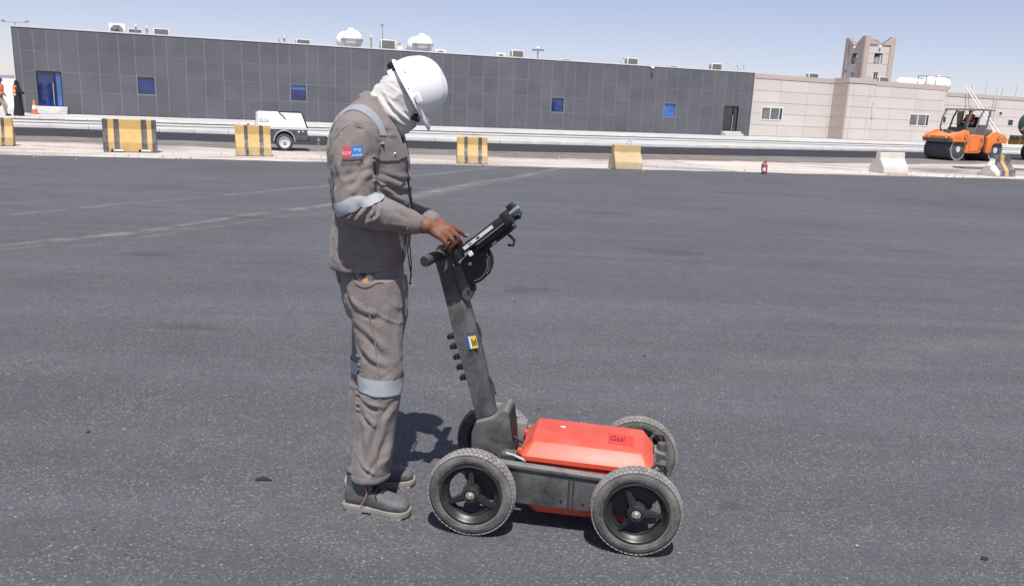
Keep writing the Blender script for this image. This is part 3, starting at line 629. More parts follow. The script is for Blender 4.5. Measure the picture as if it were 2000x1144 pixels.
def barrier(name, x, y, rz, L, H, m, label, z1=.30, z2=.70, wb=.36, wt=.10, slots=False, loop=False, broken=0, seed=1):
    prof = [(-wb, 0), (-wb, .10*H), (-wb*.93, z1*H), (-wt*1.15, z2*H), (-wt, H), (wt, H), (wt*1.15, z2*H), (wb*.93, z1*H), (wb, .10*H), (wb, 0)]
    r = random.Random(seed); bm = bmesh.new(); NX = 14; ringsv = []
    for i in range(NX+1):
        xx = -L/2+L*i/NX; row = []
        for (a, z) in prof:
            zz = z; dx = 0
            if broken and z > .05:
                fz = min(1, .48+1.6*i/NX)*(1-max(0, i/NX-.85)*.6); zz = z*fz+r.uniform(-.02, .02)*broken; dx = r.uniform(-.02, .02)
            if i in (0, NX): dx += r.uniform(-.012, .012)
            row.append(bm.verts.new((xx+dx, a+r.uniform(-.003, .003), zz+r.uniform(-.006, .006)*(z > .1))))
        ringsv.append(row)
    n = len(prof)
    for i in range(NX):
        for k in range(n):
            if slots and k in (0, n-1, n-2) and i in (4, 9): pass
            bm.faces.new((ringsv[i][k], ringsv[i+1][k], ringsv[i+1][(k+1) % n], ringsv[i][(k+1) % n]))
    bm.faces.new(ringsv[0]); bm.faces.new(ringsv[-1][::-1])
    if slots:
        geo = []
        for i in (3, 10):      # forklift pockets pushed in at the foot
            for j in (i,):
                for k in (0, 1): ringsv[j][k].co.z += 0 if k == 0 else -.03
    bmesh.ops.recalc_face_normals(bm, faces=bm.faces)
    cr = [e for e in bm.edges if len(e.link_faces) == 2 and e.calc_face_angle() > .5]
    bmesh.ops.bevel(bm, geom=cr, offset=.012, segments=1, affect='EDGES')
    me = bpy.data.meshes.new('body'); bm.to_mesh(me); bm.free()
    root = empty('concrete_barrier', (x, y, 0), rz, label, 'barrier', 'concrete barriers along the edge of the lot')
    link('body', me, m, root, ang=12)
    if slots:
        for sx in (-.32, .36):
            MB().box((sx-.16, -wb-.004, .0), (sx+.16, -wb+.05, .075)).build('fork_slot', M_black, root, smooth=False)
            MB().box((sx-.10, -wb-.007, .025), (sx+.15, -wb-.004, .07)).build('slot_block', M_white, root, smooth=False)
    if loop: MB().tube([(.02, 0, H-.05), (.02, 0, H+.1), (.05, 0, H+.12), (.1, 0, H+.12), (.13, 0, H+.1), (.13, 0, H-.05)], .009, 6).build('lifting_loop', M_pipe, root)
    return root
mA = barrier_mat('barrier_paint_wide', [(-1.2, 'k'), (-.54, 'y'), (-.40, 'k'), (-.26, 'y'), (.28, 'k'), (.42, 'y'), (.545, 'k')], YEL, DRK, .25)
mB = barrier_mat('barrier_paint_two_bands', [(-1.2, 'y'), (-.24, 'k'), (-.14, 'y'), (.16, 'k'), (.27, 'y')], YEL, DRK, .7)
mC = barrier_mat('barrier_paint_plain', [(-1.2, 'y'), (.9, 'y')], (.47, .34, .16), DRK, 1.)
mD = barrier_mat('barrier_bare', [(-1.2, 'w'), (.9, 'w')], (.62, .58, .53), DRK, .4)
mE = barrier_mat('barrier_paint_broken', [(-1.2, 'w'), (-.30, 'k'), (-.06, 'y'), (.13, 'k')], YEL, (.05, .052, .06), .6)
mF = barrier_mat('barrier_paint_edge', [(-1.2, 'y'), (.22, 'k'), (.3, 'y')], YEL, DRK, .5)
barrier('a', -10.74, 22.2, R_(25), 1.34, .87, mA, 'wide yellow and charcoal banded barrier with two fork slots', slots=True, seed=2)
barrier('b', -14.75, 22.5, R_(28), 1.0, .76, mF, 'yellow barrier with one dark band cut by the left picture edge', seed=3)
barrier('c', -7.52, 22.75, R_(21), .94, .83, mB, 'yellow barrier with two dark bands standing before the trailer', seed=4, wb=.36)
barrier('d', -1.34, 23.4, R_(7), .88, .74, mB, 'pale yellow barrier with two dark bands and a lifting loop', loop=True, seed=5)
barrier('e', 3.18, 23.6, R_(12), .84, .70, mC, 'plain yellow barrier without bands right of the worker', loop=True, seed=6, wb=.34)
barrier('f', 12.72, 27.5, R_(18), 1.02, .68, mD, 'bare whitish concrete barrier left of the road roller', seed=7, wb=.36)
barrier('g', 16.95, 28.4, R_(22), .95, .72, mE, 'broken black barrier with one yellow band in front of the roller', broken=.9, seed=9, wb=.38)
# ------------------------------------------------------------------ fire extinguisher and cone
M_red = mat('extinguisher_red', (.34, .035, .03), .4, .15, 6, dust=.45, dustcol=(.4, .3, .26), dscale=8)
ex = empty('fire_extinguisher', (7.33, 23.75, 0), R_(-30), 'small dusty red fire extinguisher standing on the pale strip', 'fire extinguisher')
MB().lathe([(0, 0), (.072, 0), (.078, .01), (.078, .27), (.07, .3), (.035, .325), (.022, .33), (.022, .35), (0, .35)], 'z', 20).build('cylinder', M_red, ex)
MB().bbox((-.02, -.02, .34), (.02, .02, .38), .006).box((-.015, -.012, .375), (.11, .012, .39)).box((-.02, -.012, .35), (.08, .012, .36)).build('valve_handle', M_black, ex)
MB().tube([(-.02, 0, .36), (-.07, 0, .33), (-.09, 0, .25), (-.088, 0, .1)], .011, 8).build('hose', M_black, ex)
MB().add([(.08*math.cos(a), .08*math.sin(a), z) for a in np.linspace(-2.2, -1.0, 7) for z in (.1, .2)], [(2*i, 2*i+2, 2*i+3, 2*i+1) for i in range(6)]).build('paper_label', M_white, ex)
M_cone = mat('cone_orange', (.62, .13, .05), .5, .1, 8, dust=.2)
cn = empty('traffic_cone', W(1.05, 2.3, .3), 0, 'orange traffic cone with white band before the left door', 'traffic cone')
MB().bbox((-.2, -.2, 0), (.2, .2, .035), .012).build('base', M_cone, cn)
MB().lathe([(.15, .035), (.115, .27)], 'z', 20).lathe([(.082, .47), (.045, .72), (.035, .74), (.0, .74)], 'z', 20).build('cone_body', M_cone, cn); MB().lathe([(.1155, .27), (.083, .47)], 'z', 20).build('reflective_band', M_white, cn)
# ------------------------------------------------------------------ compressor trailer
M_tyre = mat('tyre_rubber', (.022, .022, .023), .85, .15, 9, dust=.35, dustcol=(.25, .23, .21), dscale=4)
M_navy = mat('dark_blue_grey_paint', (.035, .042, .062), .5, .1, 3, dust=.25, dustcol=(.3, .28, .26))
M_canopy = mat('white_canopy', (.80, .80, .80), .4, .03, 2, dust=.08, dustcol=(.5, .45, .4))
tr = empty('compressor_trailer', (-7.42, 25.5, 0), R_(19), 'white and dark blue portable air compressor on a two wheeled trailer', 'trailer')
k = 1/677.   # metres per pixel of the enlarged view
def CT(px, py): return ((px-800)*k, (965-py)*k)
MB().prism([CT(*p) for p in ((262, 480), (268, 178), (300, 160), (1140, 160), (1175, 180), (1285, 480))], 0, 1.25, bev=.02).build('canopy', M_canopy, tr)
MB().prism([CT(*p) for p in ((1150, 158), (1185, 178), (1300, 482), (1272, 482), (1165, 188))], -.008, 1.258).prism([CT(*p) for p in ((690, 156), (1150, 156), (1150, 140), (1060, 136), (960, 146), (700, 150))], -.006, 1.256).build('black_trim', M_black, tr, smooth=False)
MB().prism([CT(*p) for p in ((222, 480), (238, 165), (266, 178), (262, 480))], .0, 1.25).build('end_grille', M_coping, tr, smooth=False)
MB().prism([CT(*p) for p in ((250, 515), (250, 482), (1268, 482), (1270, 515))], -.012, 1.262).build('waist_rail', M_coping, tr, smooth=False)
arch = [CT(800+225*math.cos(a), 765+215*math.sin(-a)) for a in np.linspace(0, math.pi, 13)]
MB().prism([CT(1275, 515), CT(1290, 640), CT(1280, 735), CT(1035, 735)]+arch+[CT(480, 715), CT(440, 640), CT(440, 515)], .0, .30).prism([CT(1275, 515), CT(1290, 640), CT(1280, 735), CT(440, 640), CT(440, 515)], .32, 1.25).build('body', M_navy, tr, smooth=False)
MB().tube([(x, -.03, z) for x, z in [CT(800+215*math.cos(a), 765+228*math.sin(-a)) for a in np.linspace(0, math.pi, 16)]], .022, 8).build('fender', M_pipe, tr)
for yy in (-.04, 1.1):
    w = MB().lathe([(.175, -.085), (.24, -.085), (.262, -.06), (.262, .06), (.24, .085), (.175, .085)], 'y', 28, (0, yy+.06, .262)).build('wheel', M_tyre, tr)
    MB().lathe([(0, -.06), (.06, -.06), (.07, -.04), (.11, -.05), (.15, -.05), (.165, -.085), (.18, -.085), (.178, .08)], 'y', 28, (0, yy+.06, .262)).build('rim', M_coping, w)
    MB().cyl((0, yy-.02, .262), (0, yy+.04, .262), .045, n=12).build('hub', M_pipe, w)
MB().prism([CT(*p) for p in ((1280, 655), (1690, 650), (1640, 700), (1560, 745), (1280, 745))], .55, .70).prism([CT(*p) for p in ((980, 735), (1560, 735), (1560, 765), (980, 765))], .52, .73).build('tow_bar', M_navy, tr, smooth=False)
MB().tube([(CT(1690, 650)[0], .62, CT(0, 650)[1]), (CT(1720, 690)[0], .62, CT(0, 690)[1]), (CT(1760, 690)[0], .62, CT(0, 690)[1])], .03, 8).build('hitch', M_black, tr)
j = MB(); jx = CT(1540, 0)[0]; j.cyl((jx, .5, .0), (jx, .5, 1.5*.0+CT(0, 680)[1]), .022, n=8); j.bbox((jx-.07, .42, 0), (jx+.07, .58, .02), .005); j.box((jx-.05, .45, CT(0, 755)[1]), (jx+.05, .56, CT(0, 735)[1])); j.build('jack_leg', M_pipe, tr)
MB().ball((CT(1185, 0)[0], -.005, CT(0, 555)[1]), (.03, .02, .028), 12).build('fuel_cap', M_coping, tr)
MB().box((CT(1075, 0)[0], -.006, CT(0, 575)[1]), (CT(1125, 0)[0], 0, CT(0, 540)[1])).build('outlet_valve', M_coping, tr, smooth=False)
M_ink = mat('dark_print', (.03, .03, .035), .6)
RX = Matrix.Rotation(math.pi/2, 4, 'X')
lettering('ELGi', .15, M_ink, tr, Matrix.Translation((CT(392, 0)[0], -.0015, CT(0, 348)[1])) @ RX)
lettering('ELGi', .05, M_ink, tr, Matrix.Translation((CT(350, 0)[0], -.0015, CT(0, 203)[1])) @ RX)
MB().tube([(CT(700, 0)[0], -.01, CT(0, 168)[1]), (CT(775, 0)[0], -.01, CT(0, 230)[1]), (CT(830, 0)[0], -.01, CT(0, 300)[1])], .014, 6).build('cable', M_black, tr)
# small red box lying on top of the banded barrier
bx_ = empty('small_canister', (-7.62, 22.8, .825), .4, 'tiny red and white canister lying on a yellow barrier', 'canister')
MB().cyl((-.06, 0, .03), (.0, 0, .03), .03, n=10).build('red_half', M_red, bx_); MB().cyl((0, 0, .03), (.06, 0, .03), .028, n=10).build('white_half', M_white, bx_)

# ------------------------------------------------------------------ road roller
M_or = mat('roller_orange', (.72, .17, .02), .45, .06, 2, dust=.15, dustcol=(.5, .35, .25), updust=.35, dscale=3)
M_steel = mat('drum_steel', (.05, .05, .055), .5, .2, 3, dust=.3, dustcol=(.2, .19, .18))
M_gunm = mat('gunmetal_paint', (.085, .09, .1), .5, .1, 3, dust=.2)
ro = empty('road_roller', (23.3, 41.1, 0), R_(24), 'orange tandem road roller with grey canopy frame', 'road roller')
# local x forward is left in the picture: front drum at -x
def RD(px, py): return ((px-760)*.0033, (905-py)*.0033)           # from the enlarged view, 0.0033 m per pixel
def drum(cx, parent):
    d = MB(); d.lathe([(.0, .0), (.56, .0), (.6, .02), (.61, .06), (.61, 1.62), (.6, 1.66), (.56, 1.68), (0, 1.68)], 'y', 44, (cx, 0, .61)); o = d.build('drum', M_steel, parent)
    MB().lathe([(.0, -.02), (.16, -.02), (.16, .0)], 'y', 20, (cx, 0, .61)).build('hub', M_coping, o)
    MB().lathe([(.52, -.012), (.6, -.012), (.6, .0)], 'y', 40, (cx, 0, .61)).build('rim_edge', M_pipe, o)
drum(-1.45, ro); drum(1.55, ro)
y0, y1 = -.06, 1.74
def side(poly, name, m, a=y0, b=y1, bev=.03): return MB().prism(poly, a, b, bev=bev).build(name, m, ro)
for a, b in ((y0-.06, y0+.12), (y1-.12, y1+.06)):
    side([(-2.12, 1.02), (-2.14, 1.22), (-1.95, 1.42), (-1.2, 1.66), (-.9, 1.6), (-.8, 1.2), (-.98, .98), (-1.3, 1.0), (-2.0, 1.0)], 'front_yoke', M_or, a, b)
    side([(.62, .48), (.66, 1.3), (1.0, 1.55), (1.35, 1.62), (2.0, 1.46), (2.3, 1.26), (2.26, 1.02), (1.3, .98), (1.12, .9), (1.06, .5), (.85, .42)], 'rear_yoke', M_or, a, b)
side([(-2.1, 1.06), (-2.1, 1.26), (-1.9, 1.4), (-1.2, 1.52), (-.95, 1.5), (-.9, 1.1)], 'front_hood', M_or, .12, 1.55)
MB().box((-2.16, .05, 1.16), (-2.1, 1.6, 1.3)).build('front_bumper', M_or, ro, smooth=False); MB().box((-2.15, .0, .98), (-2.0, 1.66, 1.15)).build('scraper', M_gunm, ro, smooth=False)
for yy in (.28, 1.38): MB().cyl((-2.18, yy, 1.23), (-2.15, yy, 1.23), .06, n=14).build('headlight', M_coping, ro)
side([(1.2, 1.2), (1.3, 1.55), (2.0, 1.42), (2.24, 1.2), (2.2, 1.05), (1.2, 1.05)], 'rear_hood', M_or, .12, 1.55)
side([(-.98, .45), (-.8, 1.2), (-.7, 1.46), (.3, 1.42), (.42, 1.2), (.42, .85), (.25, .5), (.1, .42), (-.9, .42)], 'engine_cover', M_or, y0-.03, y1+.03, .04)
MB().box((-.72, y0-.04, .55), (.02, y0-.032, 1.3)).build('service_hatch', M_or, ro, smooth=False)
hz = MB()
for a, b, c, d in ((-.74, .54, -.725, 1.31), (.02, .54, .03, 1.31), (-.74, .535, .03, .545), (-.74, 1.305, .03, 1.315)): hz.box((a, y0-.043, b), (c, y0-.036, d))
hz.build('hatch_seam', M_gunm, ro, smooth=False)
lo = MB()
for z in (.62, .72, 1.08, 1.18): lo.box((.08, y0-.045, z), (.3, y0-.025, z+.05))
lo.box((.26, y0-.045, .8), (.3, y0-.025, 1.2)); lo.build('louvre', M_gunm, ro, smooth=False)
for x in (-1.15, 1.5):
    MB().add([(x-.13, y0-.094, 1.28), (x, y0-.094, 1.14), (x+.13, y0-.094, 1.28), (x, y0-.094, 1.42)], [(0, 1, 2, 3)]).build('maker_badge', M_gunm, ro, smooth=False)
    MB().add([(x-.05, y0-.097, 1.28), (x, y0-.097, 1.23), (x+.05, y0-.097, 1.28), (x, y0-.097, 1.33)], [(0, 1, 2, 3)]).build('badge_centre', M_coping, ro, smooth=False)
lettering('HAMM', .13, M_gunm, ro, Matrix.Translation((-1.7, y0-.0645, 1.22)) @ RX); lettering('HD 110', .11, M_gunm, ro, Matrix.Translation((1.95, y0-.0645, 1.24)) @ RX)
side([(.42, .5), (.45, 1.3), (.62, 1.75), (1.25, 1.72), (1.3, 1.5), (.72, 1.25), (.62, .5)], 'articulation_cover', M_gunm, .15, 1.5)
# operator platform, seat, canopy
side([(-.72, 1.46), (-.5, 1.8), (-.35, 1.5), (.2, 1.5), (.42, 1.95), (.52, 1.95), (.32, 1.42)], 'platform', M_gunm, y0-.03, y1-.2, .0)
side([(.05, 1.5), (.45, 1.5), (.62, 2.35), (.5, 2.4), (.36, 1.85), (.05, 1.85)], 'seat', M_black, .55, 1.1)
MB().bbox((-.5, .6, 1.45), (-.2, 1.05, 1.95), .04).build('console', M_black, ro); MB().lathe([(.17, -.012), (.19, 0), (.17, .012)], 'z', 20, (-.3, .82, 2.02)).build('steering_wheel', M_black, ro)
for yy in (y0+.05, y1-.12):
    MB().tube([(-.5, yy, 1.55), (-.98, yy, 1.62), (-1.06, yy, 1.75), (-.98, yy, 2.3), (-.8, yy, 2.66), (-.72, yy, 2.72)], .045, 8).build('front_post', M_gunm, ro)
    MB().tube([(-.5, yy, 1.55), (-.28, yy, 1.8), (-.15, yy, 2.3), (.02, yy, 2.6), (.1, yy, 2.72)], .045, 8).build('middle_post', M_gunm, ro)
    MB().tube([(.3, yy, 1.5), (.52, yy, 2.0), (.62, yy, 2.72)], .05, 8).build('rear_post', M_gunm, ro)
MB().prism([(.25, 1.9), (.5, 1.9), (.66, 2.0), (.68, 2.68), (.2, 2.7), (.16, 2.5)], y1-.14, y1-.1).build('rear_window', M_dglass, ro, smooth=False)
side([(-.85, 2.7), (-.75, 2.8), (.3, 2.82), (.98, 2.78), (.98, 2.74), (.3, 2.74)], 'canopy_roof', M_gunm, -.05, 1.7, .012)
MB().tube([(-.95, .2, 1.6), (-.95, .2, 2.0), (-.92, .2, 2.06), (-.85, .2, 2.02), (-.85, .2, 1.6)], .02, 6).build('mirror_rail', M_gunm, ro)
MB().bbox((-1.62, .5, 1.40), (-1.5, .7, 1.62), .02).build('hood_fitting', M_gunm, ro); MB().bbox((-1.4, .9, 1.45), (-1.28, 1.1, 1.66), .02).build('hood_fitting', M_gunm, ro)
# ------------------------------------------------------------------ tanker truck cut by the right picture edge
M_teal = mat('teal_paint', (.05, .12, .11), .45, .1, 2, dust=.2); M_amber = mat('amber_paint', (.56, .27, .05), .5, .1, 3, dust=.25)
tkr = empty('tanker_truck', (29.1, 44.9, 0), R_(24), 'teal tanker with amber chassis at the right picture edge', 'truck')
MB().lathe([(0, -.05), (.5, -.03), (.66, .03), (.7, .12), (.7, 4.2), (.6, 4.4), (0, 4.45)], 'x', 36, (0, 1.0, 2.0)).build('tank', M_teal, tkr, ang=50)
MB().add([(-.062, .4, 1.62), (-.062, 1.45, 1.62), (-.066, .95, 2.15)], [(0, 1, 2)]).build('warning_triangle', M_amber, tkr, smooth=False)
MB().box((-.5, .3, .85), (4.6, 1.7, 1.15)).build('chassis', M_amber, tkr, smooth=False)
MB().bbox((-.75, .2, 1.15), (.2, .8, 1.4), .03).bbox((-.6, 1.0, 1.15), (.1, 1.6, 1.35), .03).build('pump', M_gunm, tkr)
MB().tube([(-.7, .1, .75), (-.2, .0, .7), (.3, .1, .78)], .05, 8).build('hose', M_white, tkr)
for x in (1.2, 3.6):
    for yy in (.15, 1.6):
        w = MB().lathe([(.28, -.13), (.42, -.13), (.48, -.08), (.48, .08), (.42, .13), (.28, .13)], 'y', 28, (x, yy, .48)).build('wheel', M_tyre, tkr); MB().lathe([(0, -.05), (.1, -.08), (.26, -.05), (.285, -.12), (.285, .12)], 'y', 24, (x, yy, .48)).build('rim', M_coping, w)
MB().bbox((5.0, -.1, .7), (6.8, 2.0, 2.7), .12).build('cab', M_teal, tkr)
for yy in (.1, 1.75):
    w = MB().lathe([(.28, -.13), (.42, -.13), (.48, -.08), (.48, .08), (.42, .13), (.28, .13)], 'y', 28, (6.0, yy, .48)).build('wheel', M_tyre, tkr); MB().lathe([(0, -.05), (.1, -.08), (.26, -.05), (.285, -.12), (.285, .12)], 'y', 24, (6.0, yy, .48)).build('rim', M_coping, w)
pl = MB().bbox((-1.6, -.3, 0), (1.6, .3, .05), .01).build('steel_plate', M_gunm, None, (19.6, 33.3, .0), (0, 0, R_(14))); tag(pl, 'flat dark steel plate lying on the strip behind the broken barrier', 'plate')
# grey planter block behind the two walkers
blk = empty('concrete_block', W(-.95, 7.5, .3), R_(10), 'low grey concrete block behind the two walkers at the left edge', 'block')
MB().bbox((-.6, 0, 0), (.85, .5, .48), .03).build('body', M_kerb, blk); MB().bbox((.05, .1, .48), (.55, .4, .78), .03).build('top_box', M_coping, blk)

# ------------------------------------------------------------------ small figures
M_skin = mat('brown_skin', (.17, .07, .04), .5, .1, 20)
M_vest = mat('orange_vest', (.72, .16, .05), .7, .08, 6); M_refl = mat('reflective_tape', (.62, .66, .70), .35, .05, 12)
M_khaki = mat('khaki_cloth', (.28, .22, .17), .9, .1, 8); M_abaya = mat('black_cloth', (.012, .012, .014), .85, .1, 6); M_bluehat = mat('blue_helmet', (.03, .07, .3), .35)
M_denim = mat('dark_trousers', (.03, .035, .05), .9, .1, 8)
def caps(lst):
    mb = MB()
    for p, q, r0, r1 in lst:
        p, q = Vector(p), Vector(q); n = 5; mb.tube([p.lerp(q, i/n) for i in range(n+1)], [r0+(r1-r0)*i/n for i in range(n+1)], 12); mb.ball(p, r0, 12); mb.ball(q, r1, 12)
    return mb
def walker(loc, rz):
    r = empty('person', loc, rz, 'walking person in orange vest, khaki trousers and blue helmet at left edge', 'person', 'two people walking past the left door')
    B = caps([((0, 0, .95), (.02, 0, 1.18), .14, .15), ((.02, 0, 1.18), (.04, 0, 1.40), .16, .13), ((.04, 0, 1.42), (.05, 0, 1.52), .06, .055), ((.06, 0, 1.60), (.07, 0, 1.66), .085, .09), ((.05, -.18, 1.40), (.0, -.24, 1.15), .06, .045), ((.0, -.24, 1.15), (.16, -.2, .98), .042, .035), ((.05, .18, 1.40), (-.05, .24, 1.15), .06, .045), ((-.05, .24, 1.15), (.12, .22, .98), .042, .035),
              ((0, -.09, .92), (.22, -.09, .50), .085, .06), ((.22, -.09, .5), (.3, -.09, .1), .055, .04), ((.3, -.09, .05), (.44, -.09, .04), .042, .035), ((0, .09, .92), (-.1, .09, .5), .085, .06), ((-.1, .09, .5), (-.38, .09, .15), .055, .04), ((-.38, .09, .1), (-.3, .09, .03), .042, .03), ((.16, -.2, .98), (.22, -.19, .93), .035, .03), ((.12, .22, .98), (.18, .21, .93), .035, .03)])
    link('body', voxel(B, .022, 3, 'body'), M_skin, r, ang=180)
    link('trousers', voxel(caps([((0, 0, .98), (0, 0, .9), .155, .15), ((0, -.09, .92), (.22, -.09, .50), .1, .08), ((.22, -.09, .5), (.3, -.09, .12), .078, .065), ((0, .09, .92), (-.1, .09, .5), .1, .08), ((-.1, .09, .5), (-.37, .09, .17), .078, .065)]), .022, 2, 'trousers'), M_khaki, r, ang=180)
    link('shirt', voxel(caps([((.0, 0, 1.0), (.03, 0, 1.38), .155, .145), ((.05, -.18, 1.40), (.0, -.24, 1.15), .07, .055), ((.0, -.24, 1.15), (.14, -.2, 1.0), .052, .043), ((.05, .18, 1.40), (-.05, .24, 1.15), .07, .055), ((-.05, .24, 1.15), (.1, .22, 1.0), .052, .043)]), .022, 2, 'shirt'), M_khaki, r, ang=180)
    MB().loft([ring((0, 0, .97), (.165, 0, 0), (0, .2, 0), 20), ring((.01, 0, 1.15), (.17, 0, 0), (0, .21, 0), 20), ring((.03, 0, 1.36), (.165, 0, 0), (0, .21, 0), 20), ring((.04, 0, 1.46), (.11, 0, 0), (0, .15, 0), 20)]).build('vest', M_vest, r)
    for z, a in ((1.05, .176), (1.18, .18)): MB().loft([ring((.0, 0, z), (a, 0, 0), (0, a+.035, 0), 20), ring((.005, 0, z+.05), (a, 0, 0), (0, a+.035, 0), 20)], cap=False).build('reflective_band', M_refl, r)
    h = MB(); h.ball((.06, 0, 1.68), (.125, .115, .12), 16); h.bbox((.1, -.07, 1.65), (.22, .07, 1.67), .008); h.build('helmet', M_bluehat, r)
    for x, y, q in ((.36, -.09, .035), (-.34, .09, .06)): MB().bbox((x-.1, y-.045, q-.035), (x+.14, y+.045, q+.06), .03).build('boot', M_black, r)
walker(W(.24, 7.3, .3), R_(2))
def robed(loc, rz):
    r = empty('person', loc, rz, 'person in long black robe and orange vest beside the dark corner', 'person', 'two people walking past the left door')
    B = caps([((0, 0, .1), (0, 0, .9), .13, .13), ((0, 0, .9), (0, 0, 1.3), .14, .13), ((0, 0, 1.3), (0, 0, 1.45), .1, .06), ((.02, 0, 1.55), (.03, 0, 1.6), .09, .09), ((0, -.17, 1.36), (.1, -.22, 1.12), .055, .045), ((.1, -.22, 1.12), (.28, -.12, 1.16), .042, .034), ((0, .17, 1.36), (.1, .2, 1.12), .055, .045), ((.1, .2, 1.12), (.28, .1, 1.1), .042, .034), ((.28, -.12, 1.16), (.34, -.1, 1.18), .034, .028)])
    link('body', voxel(B, .022, 3, 'body'), M_skin, r, ang=180)
    link('robe', voxel(MB().loft([ring((-.02, 0, .02), (.24, 0, 0), (0, .25, 0), 24), ring((0, 0, .5), (.19, 0, 0), (0, .21, 0), 24), ring((0, 0, .95), (.17, 0, 0), (0, .2, 0), 24), ring((0, 0, 1.3), (.16, 0, 0), (0, .2, 0), 24), ring((0, 0, 1.42), (.09, 0, 0), (0, .11, 0), 24)]).tube([(0, -.17, 1.36), (.1, -.22, 1.12), (.27, -.13, 1.15)], [.075, .068, .06], 12).tube([(0, .17, 1.36), (.1, .2, 1.12), (.27, .1, 1.1)], [.075, .068, .06], 12), .02, 4, 'robe'), M_abaya, r, ang=180)
    MB().ball((.0, 0, 1.57), (.115, .105, .14), 16).tube([(0, 0, 1.5), (-.02, 0, 1.36)], [.11, .17], 14).build('veil', M_abaya, r)
    MB().loft([ring((-.09, 0, .93), (.1, 0, 0), (0, .215, 0), 20), ring((-.08, 0, 1.15), (.11, 0, 0), (0, .22, 0), 20), ring((-.07, 0, 1.36), (.11, 0, 0), (0, .22, 0), 20), ring((-.05, 0, 1.44), (.08, 0, 0), (0, .15, 0), 20)]).build('vest', M_vest, r)
    for z in (1.0, 1.16): MB().loft([ring((-.088, 0, z), (.118, 0, 0), (0, .228, 0), 20), ring((-.086, 0, z+.05), (.118, 0, 0), (0, .228, 0), 20)], cap=False).build('reflective_band', M_refl, r)
robed(W(.95, 7.0, .3), R_(20))
def operator(loc, rz):
    r = empty('person', loc, rz, 'roller operator seated in orange vest and dark cap', 'person')
    B = caps([((0, 0, .0), (.02, 0, .25), .15, .15), ((.02, 0, .25), (-.02, 0, .5), .16, .12), ((-.03, 0, .52), (-.05, 0, .62), .055, .055), ((-.06, 0, .7), (-.06, 0, .76), .088, .09), ((0, -.09, .0), (-.42, -.1, .05), .09, .065), ((-.42, -.1, .05), (-.48, -.1, -.38), .06, .045), ((0, .09, .0), (-.42, .1, .05), .09, .065), ((-.42, .1, .05), (-.48, .1, -.38), .06, .045), ((-.48, -.1, -.4), (-.6, -.1, -.4), .045, .035), ((-.48, .1, -.4), (-.6, .1, -.4), .045, .035),
              ((-.01, -.18, .48), (-.1, -.25, .22), .058, .045), ((-.1, -.25, .22), (-.38, -.14, .2), .042, .034), ((-.01, .18, .48), (-.1, .25, .22), .058, .045), ((-.1, .25, .22), (-.38, .14, .2), .042, .034)])
    link('body', voxel(B, .022, 3, 'body'), M_skin, r, ang=180)
    link('trousers', voxel(caps([((0, -.05, .0), (0, .05, .0), .165, .165), ((0, -.09, .0), (-.42, -.1, .05), .105, .085), ((-.42, -.1, .05), (-.47, -.1, -.3), .08, .065), ((0, .09, .0), (-.42, .1, .05), .105, .085), ((-.42, .1, .05), (-.47, .1, -.3), .08, .065)]), .022, 2, 'trousers'), M_denim, r, ang=180)
    link('shirt', voxel(caps([((0, 0, .08), (-.0, 0, .46), .16, .145), ((-.01, -.18, .48), (-.1, -.25, .22), .07, .055), ((-.1, -.25, .22), (-.32, -.16, .2), .052, .045), ((-.01, .18, .48), (-.1, .25, .22), .07, .055), ((-.1, .25, .22), (-.32, .16, .2), .052, .045)]), .022, 2, 'shirt'), M_denim, r, ang=180)
    MB().loft([ring((0, 0, .05), (.175, 0, 0), (0, .205, 0), 20), ring((0, 0, .3), (.18, 0, 0), (0, .22, 0), 20), ring((-.02, 0, .5), (.14, 0, 0), (0, .19, 0), 20)]).build('vest', M_vest, r)
    MB().loft([ring((0, 0, .2), (.188, 0, 0), (0, .225, 0), 20), ring((0, 0, .26), (.188, 0, 0), (0, .225, 0), 20)], cap=False).build('reflective_band', M_refl, r)
    MB().ball((-.05, 0, .76), (.105, .1, .1), 14).bbox((-.24, -.06, .76), (-.1, .06, .78), .006).build('cap', M_black, r)
_o = Matrix.Translation(ro.location) @ Matrix.Rotation(R_(24), 4, 'Z') @ V(.20, .76, 1.77); operator(_o, R_(24)); ro.scale = (.92, .92, .92)
# ================================================================== ground radar cart: local x forward, y away from the camera, z up
CO = V(-.117, 2.665, 0); CRZ = math.atan2(-.15, .989); WB_, TRK, WR = .598, .485, .165
M_cart = mat('dusty_black_plastic', (.028, .029, .032), .55, .2, 9, .15, 90, dust=.42, dustcol=(.25, .245, .24), dscale=10, updust=.55)
M_cart2 = mat('black_moulding', (.022, .023, .026), .5, .15, 12, .1, 120, dust=.18, dustcol=(.22, .215, .21), dscale=16, updust=.35)
M_shell = mat('red_shell', (.55, .050, .020), .40, .06, 6, .06, 150, dust=.22, dustcol=(.60, .30, .24), dscale=6, updust=.08)
M_ctyre = mat('cart_tyre', (.042, .042, .043), .8, .15, 25, .2, 200, dust=.85, dustcol=(.22, .21, .195), dscale=11)
M_tread = mat('dusty_tread', (.15, .145, .135), .9, .3, 60, .3, 250, dust=.8, dustcol=(.36, .345, .32), dscale=22)
M_rim = mat('black_rim', (.013, .013, .015), .38, .15, 14, dust=.14, dustcol=(.2, .19, .18), dscale=20)
M_bolt = mat('zinc_bolt', (.5, .49, .46), .4, .15, 40, metal=.7)
M_dark = mat('deep_black', (.008, .008, .009), .5, .1)
cart = empty('survey_cart', CO, CRZ, 'dusty black four wheeled ground radar cart with red shell and tablet mast', 'cart')
